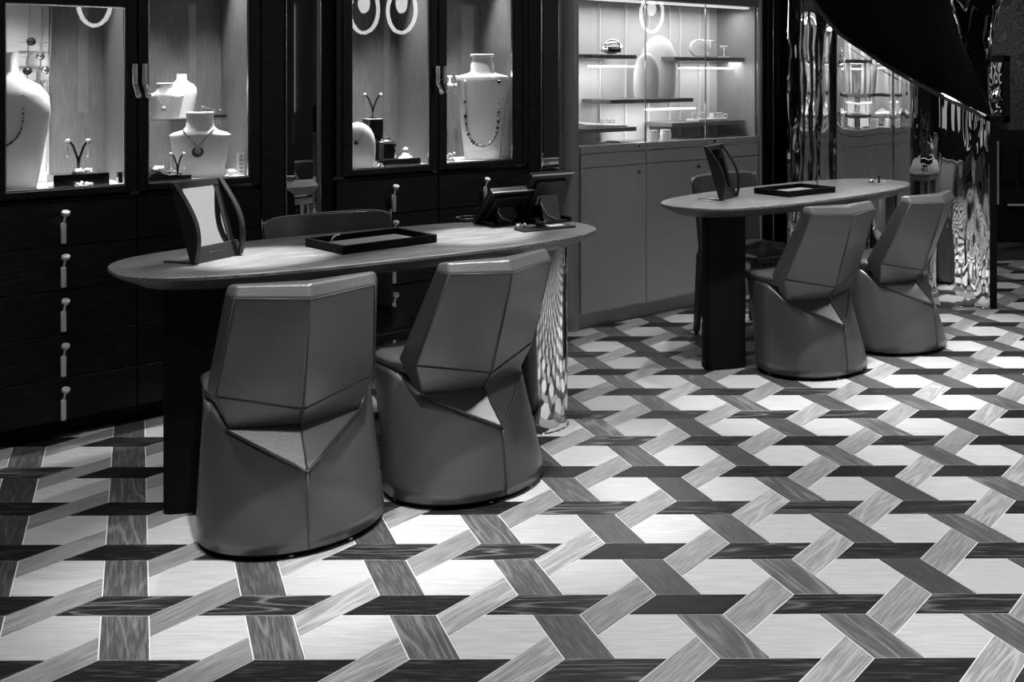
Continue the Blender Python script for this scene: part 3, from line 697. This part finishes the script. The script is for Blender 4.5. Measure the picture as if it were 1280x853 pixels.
def terminal(label, foot, an, w, zt, zb, lean, sticker=True, grp='black card terminals on the first table'):
    t = thing('card_terminal', label, 'terminal', (foot.x, foot.y, TT), an, grp); th = .022
    z0, z1 = zb-TT, zt-TT
    dy, dz = -lean, z1-z0; L_ = math.hypot(dy, dz); n = Vector((0, dz/L_, -dy/L_))       # outward (screen side)
    def slab(x0, x1, s0, s1, o0, o1):
        P = []
        for s in (s0, s1):
            for (x, o_) in ((x0, o0), (x1, o0), (x1, o1), (x0, o1)):
                P.append((x, dy*s+n.y*o_, z0+dz*s+n.z*o_))
        return P[:4], P[4:]
    part('housing', MB().rings(slab(0, w, 0, 1, -th, 0), smooth=False), 'black_plastic', t, .003, 2)
    part('screen', MB().rings(slab(.012, w-.012, .08, .92, 0, .001), smooth=False), 'black_gloss', t)
    part('back_bulge', MB().rings(slab(.03, w-.03, .12, .86, -th-.014, -th), smooth=False), 'black_plastic', t, .004, 2)
    part('top_strip', MB().rings(slab(.004, w, .97, 1.0, -th-.004, -th), smooth=False), 'metal_grey', t)
    if sticker: part('sticker', MB().rings(slab(.05, .085, .35, .55, -th-.0155, -th-.0145), smooth=False), 'side_panel', t, label='pale rating sticker')
    part('base', MB().box(.02, w-.02, -.14, .01, 0, .008).box(.02, .03, -.14, 0, .008, .02).box(w-.03, w-.02, -.14, 0, .008, .02), 'black_plastic', t, .002, 1)
    mb = MB().add([(w*.3, -lean*.55-.03, z0+dz*.5), (w*.7, -lean*.55-.03, z0+dz*.5), (w*.7, -.12, .006), (w*.3, -.12, .006), (w*.3, -lean*.55-.01, z0+dz*.5), (w*.7, -lean*.55-.01, z0+dz*.5), (w*.7, -.09, .006), (w*.3, -.09, .006)],
        [(0, 1, 2, 3), (7, 6, 5, 4), (0, 3, 7, 4), (1, 5, 6, 2), (0, 4, 5, 1), (3, 2, 6, 7)])
    part('support', mb, 'black_plastic', t)
    mb = MB(); mb.tube([(w*.35, -lean*.5-.03, z0+dz*.45), (w*.25, -lean*.5-.06, z0+dz*.3), (w*.4, -.12, .03), (w*.6, -.13, .012)], .0028, 6); part('cable', mb, 'metal_grey', t, label='thin grey cable')
    return t
tm_a = terminal('smaller black tilted card terminal left of the pair on the first table', onz(590, 280, TT), WALL_A-.1, .19, .938, .785, .165, False)
tm_b = terminal('taller black card terminal with a pale sticker, right of the pair on the first table', onz(645, 278, TT), WALL_A-.04, .205, .992, .80, .105, True)
rd = thing('ring_dish', 'small round dark dish with a bright rim behind the card terminals', 'dish', onz(585, 276.5, TT)); 
part('dish', MB().lathe([(.04, 0), (.05, .004), (.052, .014), (.047, .014), (.044, .006), (.002, .005)], (0, 0, 0), 32), 'black_gloss', rd, smooth=True)
part('rim', MB().tube([(.0495*math.cos(k*math.pi/16), .0495*math.sin(k*math.pi/16), .0155) for k in range(32)], .0028, 6, True), 'silver', rd)
# pad with jewellery at the right end of table 1
q = onz(685, 285.5, TT); pd = thing('presentation_pad', 'flat black pad beside the card terminals at the right end of the first table', 'pad', q, WALL_A-.12)
part('pad', MB().box(-.13, .10, -.05, .045, 0, .007), 'black_plastic', pd, .002, 1); part('insert', MB().box(.0, .07, -.02, .025, .007, .009), 'white', pd, label='white insert')
def jewel_bits(name, label, at, r, n, seed, mat='silver', sz=.004, flat=.6):
    rn = random.Random(seed); mb = MB()
    for k in range(n):
        a = rn.uniform(0, 6.28); rr_ = r*rn.uniform(.3, 1); mb.sphere((rr_*math.cos(a), rr_*.8*math.sin(a), sz+rn.uniform(0, r*flat)), sz*rn.uniform(.7, 1.4), 8)
    mb.tube([(r*.8*math.cos(t*.35), r*.6*math.sin(t*.35), sz) for t in range(18)], sz*.5, 6, True)
    o = part(name, mb, mat); o.location = at; tag(o, label, 'jewellery'); return o
jb = jewel_bits('bracelet', 'tangle of silver bracelet links in front of the card terminal', onz(651, 286.5, TT), .028, 16, 4, 'silver', .005)
jb = jewel_bits('brooch', 'dark stone brooch lying on the black pad on the first table', q+Vector((-.03, 0, .0075)), .022, 12, 6, 'dark_stone', .006)
q = onz(1090, 228.5, TT); er = jewel_bits('earring', 'pair of small silver and dark earrings on the far table', q, .022, 9, 9, 'silver', .006); 
o = part('ring_stand', MB().lathe([(.012, 0), (.006, .004), (.005, .03), (.009, .034), (.002, .04)], (0, 0, 0), 12), 'dark_stone'); o.location = q+Vector((.04, .01, 0)); tag(o, 'tiny dark ring stand beside the earrings on the far table', 'stand')

# ------------------------------------------------------------ things inside the display cabinets
SILL = .9575
def inside(px, py, z, vmin=.05, vmax=.36):
    u, v = tolocal(onz(px, py, z)); 
    v = max(vmin, min(vmax, v)); u = U(px, v); return loc(u, v, z)
def sell(hw, hd, z, p=2.4, n=32):
    return [(x, y, z) for x, y in superell(hw, hd, p, n)]
def bust(label, at, face, W, H, style='square', mat='bust', grp='white necklace busts in the display cabinets'):
    t = thing('necklace_bust', label, 'bust', at, face, grp)
    if style == 'square':     # trapezoid body, square shoulders, neck with flat cap
        pr = [(0, .345, .15), (.40, .42, .17), (.745, .495, .19), (.78, .50, .19), (.795, .485, .185), (.805, .40, .17), (.82, .27, .165), (.84, .225, .16), (.90, .225, .16), (.955, .195, .15), (.975, .20, .155), (.985, .23, .165), (1.0, .23, .165)]
    elif style == 'wide':
        pr = [(0, .36, .14), (.30, .43, .16), (.60, .49, .18), (.655, .50, .18), (.69, .44, .18), (.73, .29, .17), (.78, .23, .17), (.90, .21, .16), (1.0, .225, .17)]
    elif style == 'round':
        pr = [(0, .34, .14), (.3, .42, .17), (.55, .49, .2), (.68, .47, .2), (.76, .38, .18), (.81, .24, .16), (.86, .17, .14), (1.0, .16, .14)]
    else:                     # smooth egg
        pr = [(0, .44, .16), (.12, .48, .18), (.35, .5, .2), (.58, .49, .2), (.74, .44, .19), (.85, .36, .17), (.93, .26, .14), (.98, .14, .09), (1.0, .03, .04)]
    rows = []
    for z, a, d in pr: rows.append([(x, y+.10*W*(1-z)*.6, z*H) for x, y, _ in sell(a*W, d*W, 0, 3.0 if style == 'square' else 2.4)])
    b_ = part('body', MB().rings(rows), mat, t, smooth=True)
    if style in ('square', 'wide'): part('neck_cap', MB().rings([sell(.222*W, .165*W, H-.004), sell(.222*W, .165*W, H+.002)]), 'white', t)
    t['_p'] = 0; del t['_p']
    return t, pr
def on_front(pr, W, H, x, z, p=2.4, off=.003):
    zz = max(0, min(1, z/H)); 
    for i in range(len(pr)-1):
        if pr[i][0] <= zz <= pr[i+1][0]:
            k = (zz-pr[i][0])/(pr[i+1][0]-pr[i][0]); a = pr[i][1]+(pr[i+1][1]-pr[i][1])*k; d = pr[i][2]+(pr[i+1][2]-pr[i][2])*k; break
    q = min(.999, abs(x)/(a*W)); y = -d*W*(1-q**p)**(1/p)+.10*W*(1-zz)*.6-off; return (x, y, z)
def necklace(name, label, bt, pr, W, H, hw, ztop, zbot, r=.003, mat='pearl', n=46, pendant=None, p=2.4, var=.3, pw=2.0, alt=0):
    mb = MB(); dk = MB(); rn = random.Random(hash(label) % 1000 if False else len(label))
    for k in range(n+1):
        a = math.pi*(k/n); x = -hw*math.cos(a); s_ = math.sin(a)**(1/pw) if pw > 1 else math.sin(a)
        z = ztop-(ztop-zbot)*(s_ if pw else 1-abs(x)/hw)
        (dk if alt and k % alt == 1 else mb).sphere(on_front(pr, W, H, x, z, p), r*rn.uniform(1-var, 1+var), 8)
    if pendant == 'crescent':
        for k in range(15):
            a = R(-55)+R(290)*k/14-R(90)-R(0); 
            aa = R(125)+R(290)*k/14
            x = .018*math.cos(aa); z = zbot-.02+.018*math.sin(aa); mb.sphere(on_front(pr, W, H, x, z, p, .006), (.0065*math.sin(math.pi*(k+1)/16)+.0015), 8)
    elif pendant == 'drop':
        c_ = on_front(pr, W, H, 0, zbot-.02, p, .007); mb.sphere(c_, .010, 10, 1, .6, 1.9)
    elif pendant == 'disc':
        c_ = on_front(pr, W, H, 0, zbot-.01, p, .006); mb.sphere(c_, .010, 10, 1, .6, 1.1)
    o = part(name, mb, mat); o.location = bt.location; o.rotation_euler = bt.rotation_euler
    if alt: part('dark_beads', dk, 'dark_stone', o, label='dark beads strung between pale ones')['kind'] = 'stuff'
    return tag(o, label, 'necklace', None)
def sc_(px, py, v=.15): return depth(px, v)/FPX

# cabinet A left door
at = loc(U(1, .16), .16, SILL); S = at.y/FPX
b_, pr = bust('tall white necklace bust behind the left glazed door of the leftmost cabinet', at, R(22), .33, .525, 'round')
necklace('necklace', 'long dark beaded necklace with a black drop on the tall left bust', b_, pr, .33, .525, .085, .36, .165, .0030, 'dark_stone', 50, 'drop')
# ring wall with rods
rk = thing('ring_rack', 'white ring rack with thin rods on the back of the leftmost cabinet', 'rack'); wallframe(rk)
ua, ub = U(-6, .375), U(61, .375)
part('rack_panel', MB().box(ua, ub, .372, .384, .96, 2.1), 'back_panel', rk)
for px in (30, 46, 58):
    u = U(px, .36); part('rod', MB().tube([(u, .36, 1.0), (u+.03, .36, 2.1)], .0022, 6), 'metal_grey', rk)
for k, py in enumerate((53, 71, 88)):
    u0_, u1_ = U(24, .36), U(60, .36); w_ = Hh(45, py, .36); part('rod', MB().tube([(u0_, .358, w_), (u1_, .358, w_)], .0018, 6), 'metal_grey', rk)
for k, (px, py) in enumerate(((39, 52), (50, 70.5), (34, 88.5), (56, 88))):
    v = .345; mb = MB(); mb.tube([(0, 0, 0), (.0, .01, .0)], .01, 10); mb.sphere((0, 0, 0), .016, 12, 1, .8, .8); mb.tube([(.014*math.cos(t*.5236), -.002, .014*math.sin(t*.5236)) for t in range(12)], .003, 6, True)
    o = part('cocktail_ring', mb, 'silver' if k % 2 else 'dark_stone'); p_ = loc(U(px, v), v, Hh(px, py, v)); o.location = p_; o.rotation_euler = (0, 0, WALL_A)
    tag(o, ['jewelled ring on the white rack, topmost', 'jewelled ring on the white rack, second from the top', 'jewelled ring on the white rack, lower left', 'jewelled ring on the white rack, lower right'][k], 'ring', 'rings on the white rack')
def block(label, px0, px1, pyb, h, d, mat='black_gloss', z=SILL, v=.06, name='display_block', w_top=None):
    a = loc(U(px0, v), v); u0_, u1_ = U(px0, v), U(px1, v)
    o = part(name, MB().box(0, u1_-u0_, 0, d, 0, h), mat, None, .002, 1); o.location = (*a.xy, z); o.rotation_euler = (0, 0, WALL_A); tag(o, label, 'display block'); return o, (u0_+u1_)/2, v+d/2
def prop(mb, name, label, cat, mat, at, rz=None, group=None, **k):
    o = part(name, mb, mat, None, **k); o.location = at; o.rotation_euler = (0, 0, WALL_A if rz is None else rz); tag(o, label, cat, group); return o
o, uc, vc = block('glossy black display block behind the left door of the leftmost cabinet', 67, 137, 231, .050, .10, v=.055)
def earring_stand(label, at, h, s=1.0, spread=.026, mat='black_gloss', drops=True):
    t = thing('earring_stand', label, 'earring stand', at, WALL_A*.5, 'earring stands in the display cabinets')
    part('foot', MB().lathe([(.022*s, 0), (.022*s, .004), (.006*s, .007)], (0, 0, 0), 20), mat, t, smooth=True)
    for sg in (-1, 1):
        part('branch', MB().tube([(0, 0, .004), (sg*.003, 0, h*.45), (sg*spread*.6, 0, h*.85), (sg*spread, 0, h), (sg*(spread+.008), 0, h*.93)], .0042*s, 8), mat, t)
    for sg in (-1, 1):
        mb = MB(); x = sg*(spread+.004); mb.sphere((x, -.008, h+.002), .008*s, 10)
        if drops:
            for k in range(6): mb.sphere((x, -.009, h-.012-k*.008), .0028, 6)
            mb.sphere((x, -.009, h-.062), .006, 8, 1, 1, 1.3)
        e_ = part('earring', mb, 'pearl'); e_.location = at; e_.rotation_euler = (0, 0, WALL_A*.5); tag(e_, label.replace('black branched stand', '%s earring on the black branched stand' % ('left' if sg < 0 else 'right')), 'earring', 'earrings on the branched stands')
    return t
earring_stand('black branched stand on the glossy block in the leftmost cabinet', loc(uc+.0, vc, SILL+.051), .125, 1.1, .030)
jewel_bits('bracelet', 'white bracelet coiled on the glossy block in the leftmost cabinet', loc(uc+.015, vc-.02, SILL+.051), .040, 26, 2, 'pearl', .0055, .25)
jewel_bits('bracelet', 'white bracelet lying in front of the glossy block in the leftmost cabinet', loc(uc+.0, .045, SILL+.001), .035, 22, 12, 'pearl', .0055, .35)
block('small dark upright box in the corner behind the left door of the leftmost cabinet', 148, 153.5, 225, .045, .03, 'black_gloss', v=.10, name='ring_box')
# cabinet A right door
at = inside(250, 224, SILL, .13); S = at.y/FPX
b_, pr = bust('broad white bust wearing a crescent pendant behind the second door of the leftmost cabinet', at, R(14), 70*S, 81*S, 'wide')
W_, H_ = 70*S, 81*S
necklace('necklace', 'fine necklace with black crescent pendant on the broad white bust', b_, pr, W_, H_, W_*.25, H_*.74, H_*.48, .0024, 'dark_stone', 40, 'crescent', pw=0)
sh = prop(MB().box(0, .41, 0, .15, -.008, 0), 'glass_shelf', 'glass shelf high in the second door of the leftmost cabinet', 'shelf', 'shelf_glass', loc(.48, .225, Hh(210, 149, .23)))
zs = Hh(210, 149, .23)+.001
at = loc(U(206, .27), .27, zs); S = at.y/FPX
b_, pr = bust('small white bust with a fine chain on the shelf of the second door', at, R(20), 42*S, 44*S, 'wide'); necklace('necklace', 'fine chain with a round pendant on the small shelf bust', b_, pr, 42*S, 44*S, 42*S*.22, 44*S*.70, 44*S*.35, .0016, 'metal_grey', 30, 'disc', pw=0)
at = loc(U(227, .34), .34, zs); b_, pr = bust('narrow white bust at the back of the shelf of the second door', at, R(20), 36*S, 56*S, 'round')
for k, (px, py, hh) in enumerate(((253, 133, .030), (259, 135, .02), (266, 137, .012), (274, 136, .012))):
    mb = MB().lathe([(.008, 0), (.004, .004), (.0035, hh), (.002, hh+.001)], (0, 0, 0), 10).sphere((0, -.002, hh+.005), .006, 8).sphere((.008, -.002, hh+.003), .004, 8)
    prop(mb, 'ring_stand', ['tallest small ring stand', 'second tallest small ring stand', 'third small ring stand', 'rightmost small ring stand'][k]+' on the shelf of the second door', 'ring stand', 'silver', loc(U(px, .30), .30, zs+.012))
prop(MB().box(-.055, .062, -.03, .03, 0, .011), 'display_block', 'flat dark riser under the small ring stands on the shelf', 'display block', 'dark_stone', loc(U(262, .30), .30, zs))
prop(MB().box(-.08, .08, -.05, .05, 0, .022), 'display_block', 'low black riser at the left behind the second door of the leftmost cabinet', 'display block', 'black_gloss', loc(U(208, .09), .09, SILL))
mb = MB().rings([[(x, y, z) for x, y, _ in sell(a, b2, 0, 2.4, 24)] for z, a, b2 in ((0, .034, .018), (.012, .046, .026), (.028, .044, .026), (.040, .026, .014))])
prop(mb, 'bracelet_cushion', 'silver clutch-shaped cushion on the low black riser', 'cushion', 'silver', loc(U(199, .11), .11, SILL+.022), smooth=True)
earring_stand('black branched stand on the low riser beside the broad bust', loc(U(222, .08), .08, SILL+.023), .085, .8, .02, drops=True)
jewel_bits('bracelet', 'silver bracelet on the low black riser beside the broad bust', loc(U(212, .06), .06, SILL+.023), .03, 20, 22, 'silver', .005, .3)
mb = MB().sphere((0, 0, .018), .036, 16, 1, .8, .5); prop(mb, 'ring_cushion', 'small white cushion right of the broad bust', 'cushion', 'bust', loc(U(275, .12), .12, SILL))
mb = MB().sphere((0, 0, .014), .024, 14, 1, .8, .55); prop(mb, 'ring_cushion', 'smaller white cushion behind the ring card', 'cushion', 'bust', loc(U(289, .14), .14, SILL))
rc = thing('ring_card', 'white upright card with rows of small square slots at the right of the second door', 'card', loc(U(297, .11), .11, SILL), WALL_A)
part('card', MB().box(0, .052, 0, .006, 0, .098), 'white', rc)
for i in range(2):
    for j in range(5): part('slot', MB().box(.008+i*.02, .022+i*.02, -.001, .0, .010+j*.017, .020+j*.017), 'metal_grey', rc)

# cabinet B left door
at = inside(452, 210, SILL, .09); S = at.y/FPX
at = loc(U(447, .10), .10, SILL); b_, pr = bust('white bust half hidden by the left frame of the middle cabinet', at, R(10), .16, .215, 'egg'); necklace('necklace', 'short chain with a dark pendant on the half hidden bust', b_, pr, .16, .215, .03, .175, .13, .0016, 'dark_stone', 24, 'disc', pw=1)
prop(MB().box(-.036, .036, -.036, .036, 0, .225), 'display_block', 'tall black plinth with a white top in the middle cabinet', 'display block', 'black_gloss', loc(U(466, .18), .18, SILL), bevel=.002, seg=1)
earring_stand('black branched stand on the tall black plinth in the middle cabinet', loc(U(466, .18), .18, SILL+.2265), .115, .9, .032, drops=False)
prop(MB().box(-.034, .034, -.034, .034, 0, .004), 'ring_pad', 'thin white pad on top of the tall black plinth', 'pad', 'white', loc(U(466, .18), .18, SILL+.2252)).location.z = SILL+.2215
mb = MB().lathe([(.046, 0), (.046, .07), (.003, .07)], (0, 0, 0), 28); prop(mb, 'display_block', 'round black plinth carrying a bracelet in the middle cabinet', 'display block', 'black_gloss', loc(U(483, .13), .13, SILL+.036), smooth=True)
mb = MB(); mb.tube([(.036*math.cos(t*.3307), .030*math.sin(t*.3307), .008) for t in range(19)], .006, 8, True); mb.tube([(-.03, 0, .008), (-.01, 0, .03), (.012, 0, .026), (.03, 0, .008)], .005, 8)
prop(mb, 'bangle', 'silver bangle on the round black plinth', 'bracelet', 'silver', loc(U(483, .13), .13, SILL+.107))
prop(MB().box(-.10, .12, -.075, .07, 0, .034), 'display_block', 'low black riser in the middle cabinet under the round plinth', 'display block', 'black_gloss', loc(U(488, .13), .13, SILL), bevel=.004)
mb = MB().lathe([(.036, 0), (.020, .012), (.010, .028), (.007, .034), (.013, .040), (.009, .049), (.001, .052)], (0, 0, 0), 18); prop(mb, 'ring_cone', 'white ring cone with a pearl at the right of the low riser', 'ring stand', 'pearl', loc(U(507, .10), .10, SILL+.035), smooth=True)
jewel_bits('brooch', 'sparkling silver brooch at the front edge of the middle cabinet', loc(U(472, .045), .045, SILL+.001), .026, 24, 31, 'silver', .0045, .6)
# cabinet B right door
v = .13; at = loc(U(603, v), v, SILL); S = at.y/FPX
W_, H_ = 63*S, 131*S
b_, pr = bust('large white square-shouldered bust in the right door of the middle cabinet', at, R(12), W_, H_, 'square')
necklace('necklace', 'long rope of mixed pearls and beads on the large square-shouldered bust', b_, pr, W_, H_, W_*.325, H_*.74, H_*.13, .0078, 'metal_grey', 64, None, 3.0, .3, 2.6, 3)
prop(MB().box(-.1, .16, -.06, .06, -.006, 0), 'glass_shelf', 'small glass shelf beside the large bust in the middle cabinet', 'shelf', 'shelf_glass', loc(U(572, .31), .31, Hh(570, 108, .31)))
for k, px in enumerate((562, 572, 580)):
    mb = MB().lathe([(.018, 0), (.018, .012), (.004, .016), (.004, .045), (.001, .046)], (0, 0, 0), 12).sphere((-.007, 0, .05), .007, 8).sphere((.008, 0, .05), .007, 8)
    prop(mb, 'ring_stand', ['leftmost', 'middle', 'rightmost'][k]+' of the small pearl stands on the glass shelf beside the large bust', 'ring stand', 'pearl', loc(U(px, .31), .31, Hh(570, 108, .31)+.001))
jewel_bits('brooch', 'white flower brooch at the left foot of the large square-shouldered bust', loc(U(563, .06), .06, SILL+.001), .02, 20, 41, 'pearl', .006, 2.2)

# ------------------------------------------------------------ counter C contents
def cshelf(label, px0, px1, py_f, v0, v1, bar=True, hbar=.035, barpx=None):
    z = Hh((px0+px1)/2, py_f, v0); t = thing('display_shelf', label, 'shelf', (0, 0, 0)); wallframe(t)
    u0_, u1_ = U(px0, v0), U(px1, v0)
    part('board', MB().box(u0_, u1_, v0, v1, z-.024, z), 'shelf', t, .002, 1)
    if bar:
        bx = barpx or (px0, px1); part('light_bar', MB().tube([(U(bx[0], v0+.12), v0+.12, z-.024-hbar), (U(bx[1], v0+.12), v0+.12, z-.024-hbar)], .007, 8), 'led', t, label='glowing bar under the shelf')
    return t, z
t_, z1s = cshelf('upper left shelf in the pale display counter, sunglasses-shaped bangle on it', 732, 796, 68, .08, .36, True, .045, (735, 800))
t_, z2s = cshelf('upper right shelf in the pale display counter', 843, 931, 71.5, .10, .36, True, .045, (848, 934))
t_, z3s = cshelf('middle shelf in the pale display counter carrying the white busts', 764, 867, 123.5, .08, .36, True, .045, (806, 869))
t_, z4s = cshelf('lower left shelf in the pale display counter', 730, 796, 160, .08, .36, False)
t_, z5s = cshelf('lower right shelf in the pale display counter', 840, 931, 152, .10, .36, False)
def cprop(px, v, z): return loc(U(px, v), v, z)
mb = MB(); 
mb.tube([(.062*math.cos(t*.2618), .03*math.sin(t*.2618), .038+.030*math.sin(t*.2618+.6)) for t in range(24)], .008, 8, True); mb.tube([(.05*math.cos(t*.2618)-.02, .028*math.sin(t*.2618), .024) for t in range(24)], .009, 8, True)
mb.tube([(.055*math.cos(t*.2618)-.005, -.012, .045+.038*math.sin(t*.2618)) for t in range(24)], .006, 8, True)
prop(mb, 'bangle', 'dark jewelled cuff standing on the upper left shelf', 'bracelet', 'silver', cprop(765, .16, z1s+.002))
mb = MB(); 
for k in range(5): mb.sphere((-.028+k*.014, -.048, .028), .0085, 8)
mb.box(-.04, .04, -.045, -.03, .012, .042); prop(mb, 'cuff', 'dark stone cuff in front of the jewelled bangle on the upper left shelf', 'bracelet', 'dark_stone', cprop(763, .16, z1s+.001))
S = depth(820, .2)/FPX
v = .26; b_, pr = bust('tall egg-shaped white bust at the back of the middle shelf', cprop(823, v, z3s+.001), R(18), 44*S*1.1, 75*S*1.05, 'egg'); 
v = .17; b2_b, pr = bust('smaller egg-shaped white bust at the front of the middle shelf wearing a bead chain', cprop(808, v, z3s+.001), R(18), 32*S, 56*S, 'egg')
necklace('necklace', 'dotted bead chain on the smaller egg-shaped bust', b2_b, pr, 32*S, 56*S, .028, 56*S*.72, 56*S*.2, .0022, 'metal_grey', 22, None, pw=1.3)
mb = MB().sphere((0, 0, .003), .07, 28, 1, .75, .045); 
for lbl, px, py, vv in (('round white disc drum standing on the upper right shelf', 873.5, 0, .19),):
    n = 28; mb = MB().rings([[(.058*math.cos(2*math.pi*k/n)*s_, y, .057+.055*math.sin(2*math.pi*k/n)*s_) for k in range(n)] for y, s_ in ((-.045, .93), (-.04, 1), (.04, 1), (.045, .93))])
    prop(mb, 'display_drum', lbl, 'display block', 'bust', cprop(px, vv, z2s+.001), .2, smooth=True)
for px, h_, lb in ((888, .105, 'taller white T-shaped earring stand on the upper right shelf'), (905, .070, 'shorter white T-shaped earring stand on the upper right shelf')):
    t_ = thing('earring_stand', lb, 'earring stand', cprop(px, .17, z2s+.001), WALL_A*.4, 'T-shaped stands on the upper right shelf')
    part('foot', MB().box(-.032, .032, -.02, .02, 0, .008), 'white', t_); part('post', MB().tube([(0, 0, .008), (0, 0, h_)], .0045, 8), 'white', t_); part('crossbar', MB().tube([(-.024, 0, h_-.016), (-.024, 0, h_), (.024, 0, h_), (.024, 0, h_-.016)], .0045, 8), 'white', t_)
mb = MB().add([(-.12, -.08, 0), (.17, -.08, 0), (.17, .10, 0), (-.12, .10, 0), (-.12, -.08, .02), (.16, -.08, .008), (.16, .10, .012), (-.12, .10, .035)], [(0, 3, 2, 1), (4, 5, 6, 7), (0, 1, 5, 4), (1, 2, 6, 5), (2, 3, 7, 6), (3, 0, 4, 7)])
prop(mb, 'display_ramp', 'sloping white ramp on the lower left shelf', 'display block', 'white', cprop(745, .19, z4s+.001))
for k, px in enumerate((752, 760, 766)):
    prop(MB().tube([(.010*math.cos(t*.5236), 0, .012+.010*math.sin(t*.5236)) for t in range(12)], .003, 6, True), 'ring', ['leftmost', 'middle', 'rightmost'][k]+' white ring on the sloping ramp of the lower left shelf', 'ring', 'pearl', cprop(px, .14, z4s+.022), .3, 'rings on the sloping ramp')
S = depth(824, .12)/FPX
for k, (px, lb) in enumerate(((816, 'left white ring drum on the counter base'), (832, 'right white ring drum on the counter base'))):
    mb = MB().lathe([(.030, 0), (.034, .002), (.034, .016), (.031, .018), (.034, .020), (.034, .046), (.031, .049), (.031, .066), (.001, .067)], (0, 0, 0), 28); prop(mb, 'display_drum', lb, 'display block', 'bust', cprop(px, .10, 1.001), smooth=True)
prop(MB().box(-.17, .26, -.03, .10, 0, .009), 'display_plate', 'long thin pale plate on the counter base', 'plate', 'satin', cprop(800, .16, 1.0005))
prop(MB().box(-.09, .16, -.05, .07, 0, .014), 'display_plate', 'white plate with rings on the lower right shelf', 'plate', 'white', cprop(880, .18, z5s+.001), bevel=.004)
for k, (px, r_) in enumerate(((869, .020), (878, .020), (907, .012))):
    prop(MB().tube([(r_*math.cos(t*.3307), 0, r_+r_*math.sin(t*.3307)) for t in range(19)], .004, 8, True), 'ring', ['left large hoop', 'right large hoop', 'small single hoop'][k]+' standing on the white plate of the lower right shelf', 'ring', 'pearl', cprop(px, .16, z5s+.0155), .2)
prop(MB().box(-.04, .04, -.02, .02, 0, .034), 'display_block', 'small white block on the white plate of the lower right shelf', 'display block', 'white', cprop(895, .19, z5s+.0155), bevel=.002)

# ------------------------------------------------------------ ring pendants (seen mirrored in the glass), cabinet lamps, downlights
def mirrored(px, py, Zv, pane_v=.017):
    X = (px-CX)/FPX*Zv; z = EYE-(py-HY)*Zv/FPX; q = Vector((X, Zv))-(P0+Nv*pane_v); d = q.dot(Nv); q2 = Vector((X, Zv))-Nv*2*d; return Vector((q2.x, q2.y, z))
pts_l = [(118, 3, 7.2, 29, 'reflected in the left door of the leftmost cabinet'), (455, 13, 8.8, 28, 'reflected at the left in the middle cabinet'), (502, 13, 8.9, 28, 'reflected beside its twin in the middle cabinet'), (813, 17, 10.6, 23, 'reflected in the pale display counter')]
for k, (px, py, Zv, rp, wh) in enumerate(pts_l):
    P = mirrored(px, py, Zv); dv = Vector(((px-CX)/FPX, 1)).normalized(); dr = dv-Nv*2*dv.dot(Nv)
    t_ = thing('pendant_lamp', 'glowing ring pendant lamp '+wh, 'lamp', P, math.atan2(dr.y, dr.x)+R(-90+54), 'ring pendant lamps')
    r_ = rp*Zv/FPX
    part('ring', MB().tube([(r_*math.cos(2*math.pi*j/40), 0, r_*math.sin(2*math.pi*j/40)) for j in range(40)], .085*r_, 8, True), 'ring_glow', t_)
    part('disc', MB().sphere((0, 0, .30*r_), .40*r_, 20, 1, .3, 1.1), 'ring_glow', t_)
    part('cord', MB().tube([(0, 0, r_), (0, 0, CEIL-P.z)], .004, 6), 'black', t_)
lp = tag(part('added_ceiling_panel', MB().box(2.4, 5.2, 5.6, 8.0, CEIL-.03, CEIL), 'added_ceiling_glow'), 'large softly glowing panel added under the ceiling to brighten the easel mirror of the first table', 'lamp')  # unseen panel, added to lighten the easel mirror and fill the right side
def cab_spot(u, v, w, tgt_u, tgt_v, tgt_w, watt, ang=70, rad=.012):
    a = loc(u, v, w); spot(a.x, a.y, a.z, watt, ang, .9, rad, tuple(loc(tgt_u, tgt_v, tgt_w)))
for (u, tu) in ((.12, .12), (.33, .30), (.60, .62), (.82, .86), (1.45, 1.45), (1.66, 1.66), (1.93, 1.95), (2.13, 2.15)):
    cab_spot(u, .13, 2.17, tu, .20, 1.0, 105, 42)
def area(u, v, w, sx, sy, watt, rot=(0, 0)):
    l = bpy.data.lights.new('strip_lamp', 'AREA'); l.shape = 'RECTANGLE'; l.size = sx; l.size_y = sy; l.energy = watt
    o = bpy.data.objects.new('strip_lamp', l); COL.objects.link(o); o.location = loc(u, v, w); o.rotation_euler = (rot[0], 0, WALL_A)
area(3.31, .16, 1.80, 1.25, .10, 4.5)
for (u, w_, s_) in ((2.9, z1s-.03, .4), (3.78, z2s-.03, .45), (3.25, z3s-.03, .5)): area(u, .2, w_, s_, .12, 1.6)
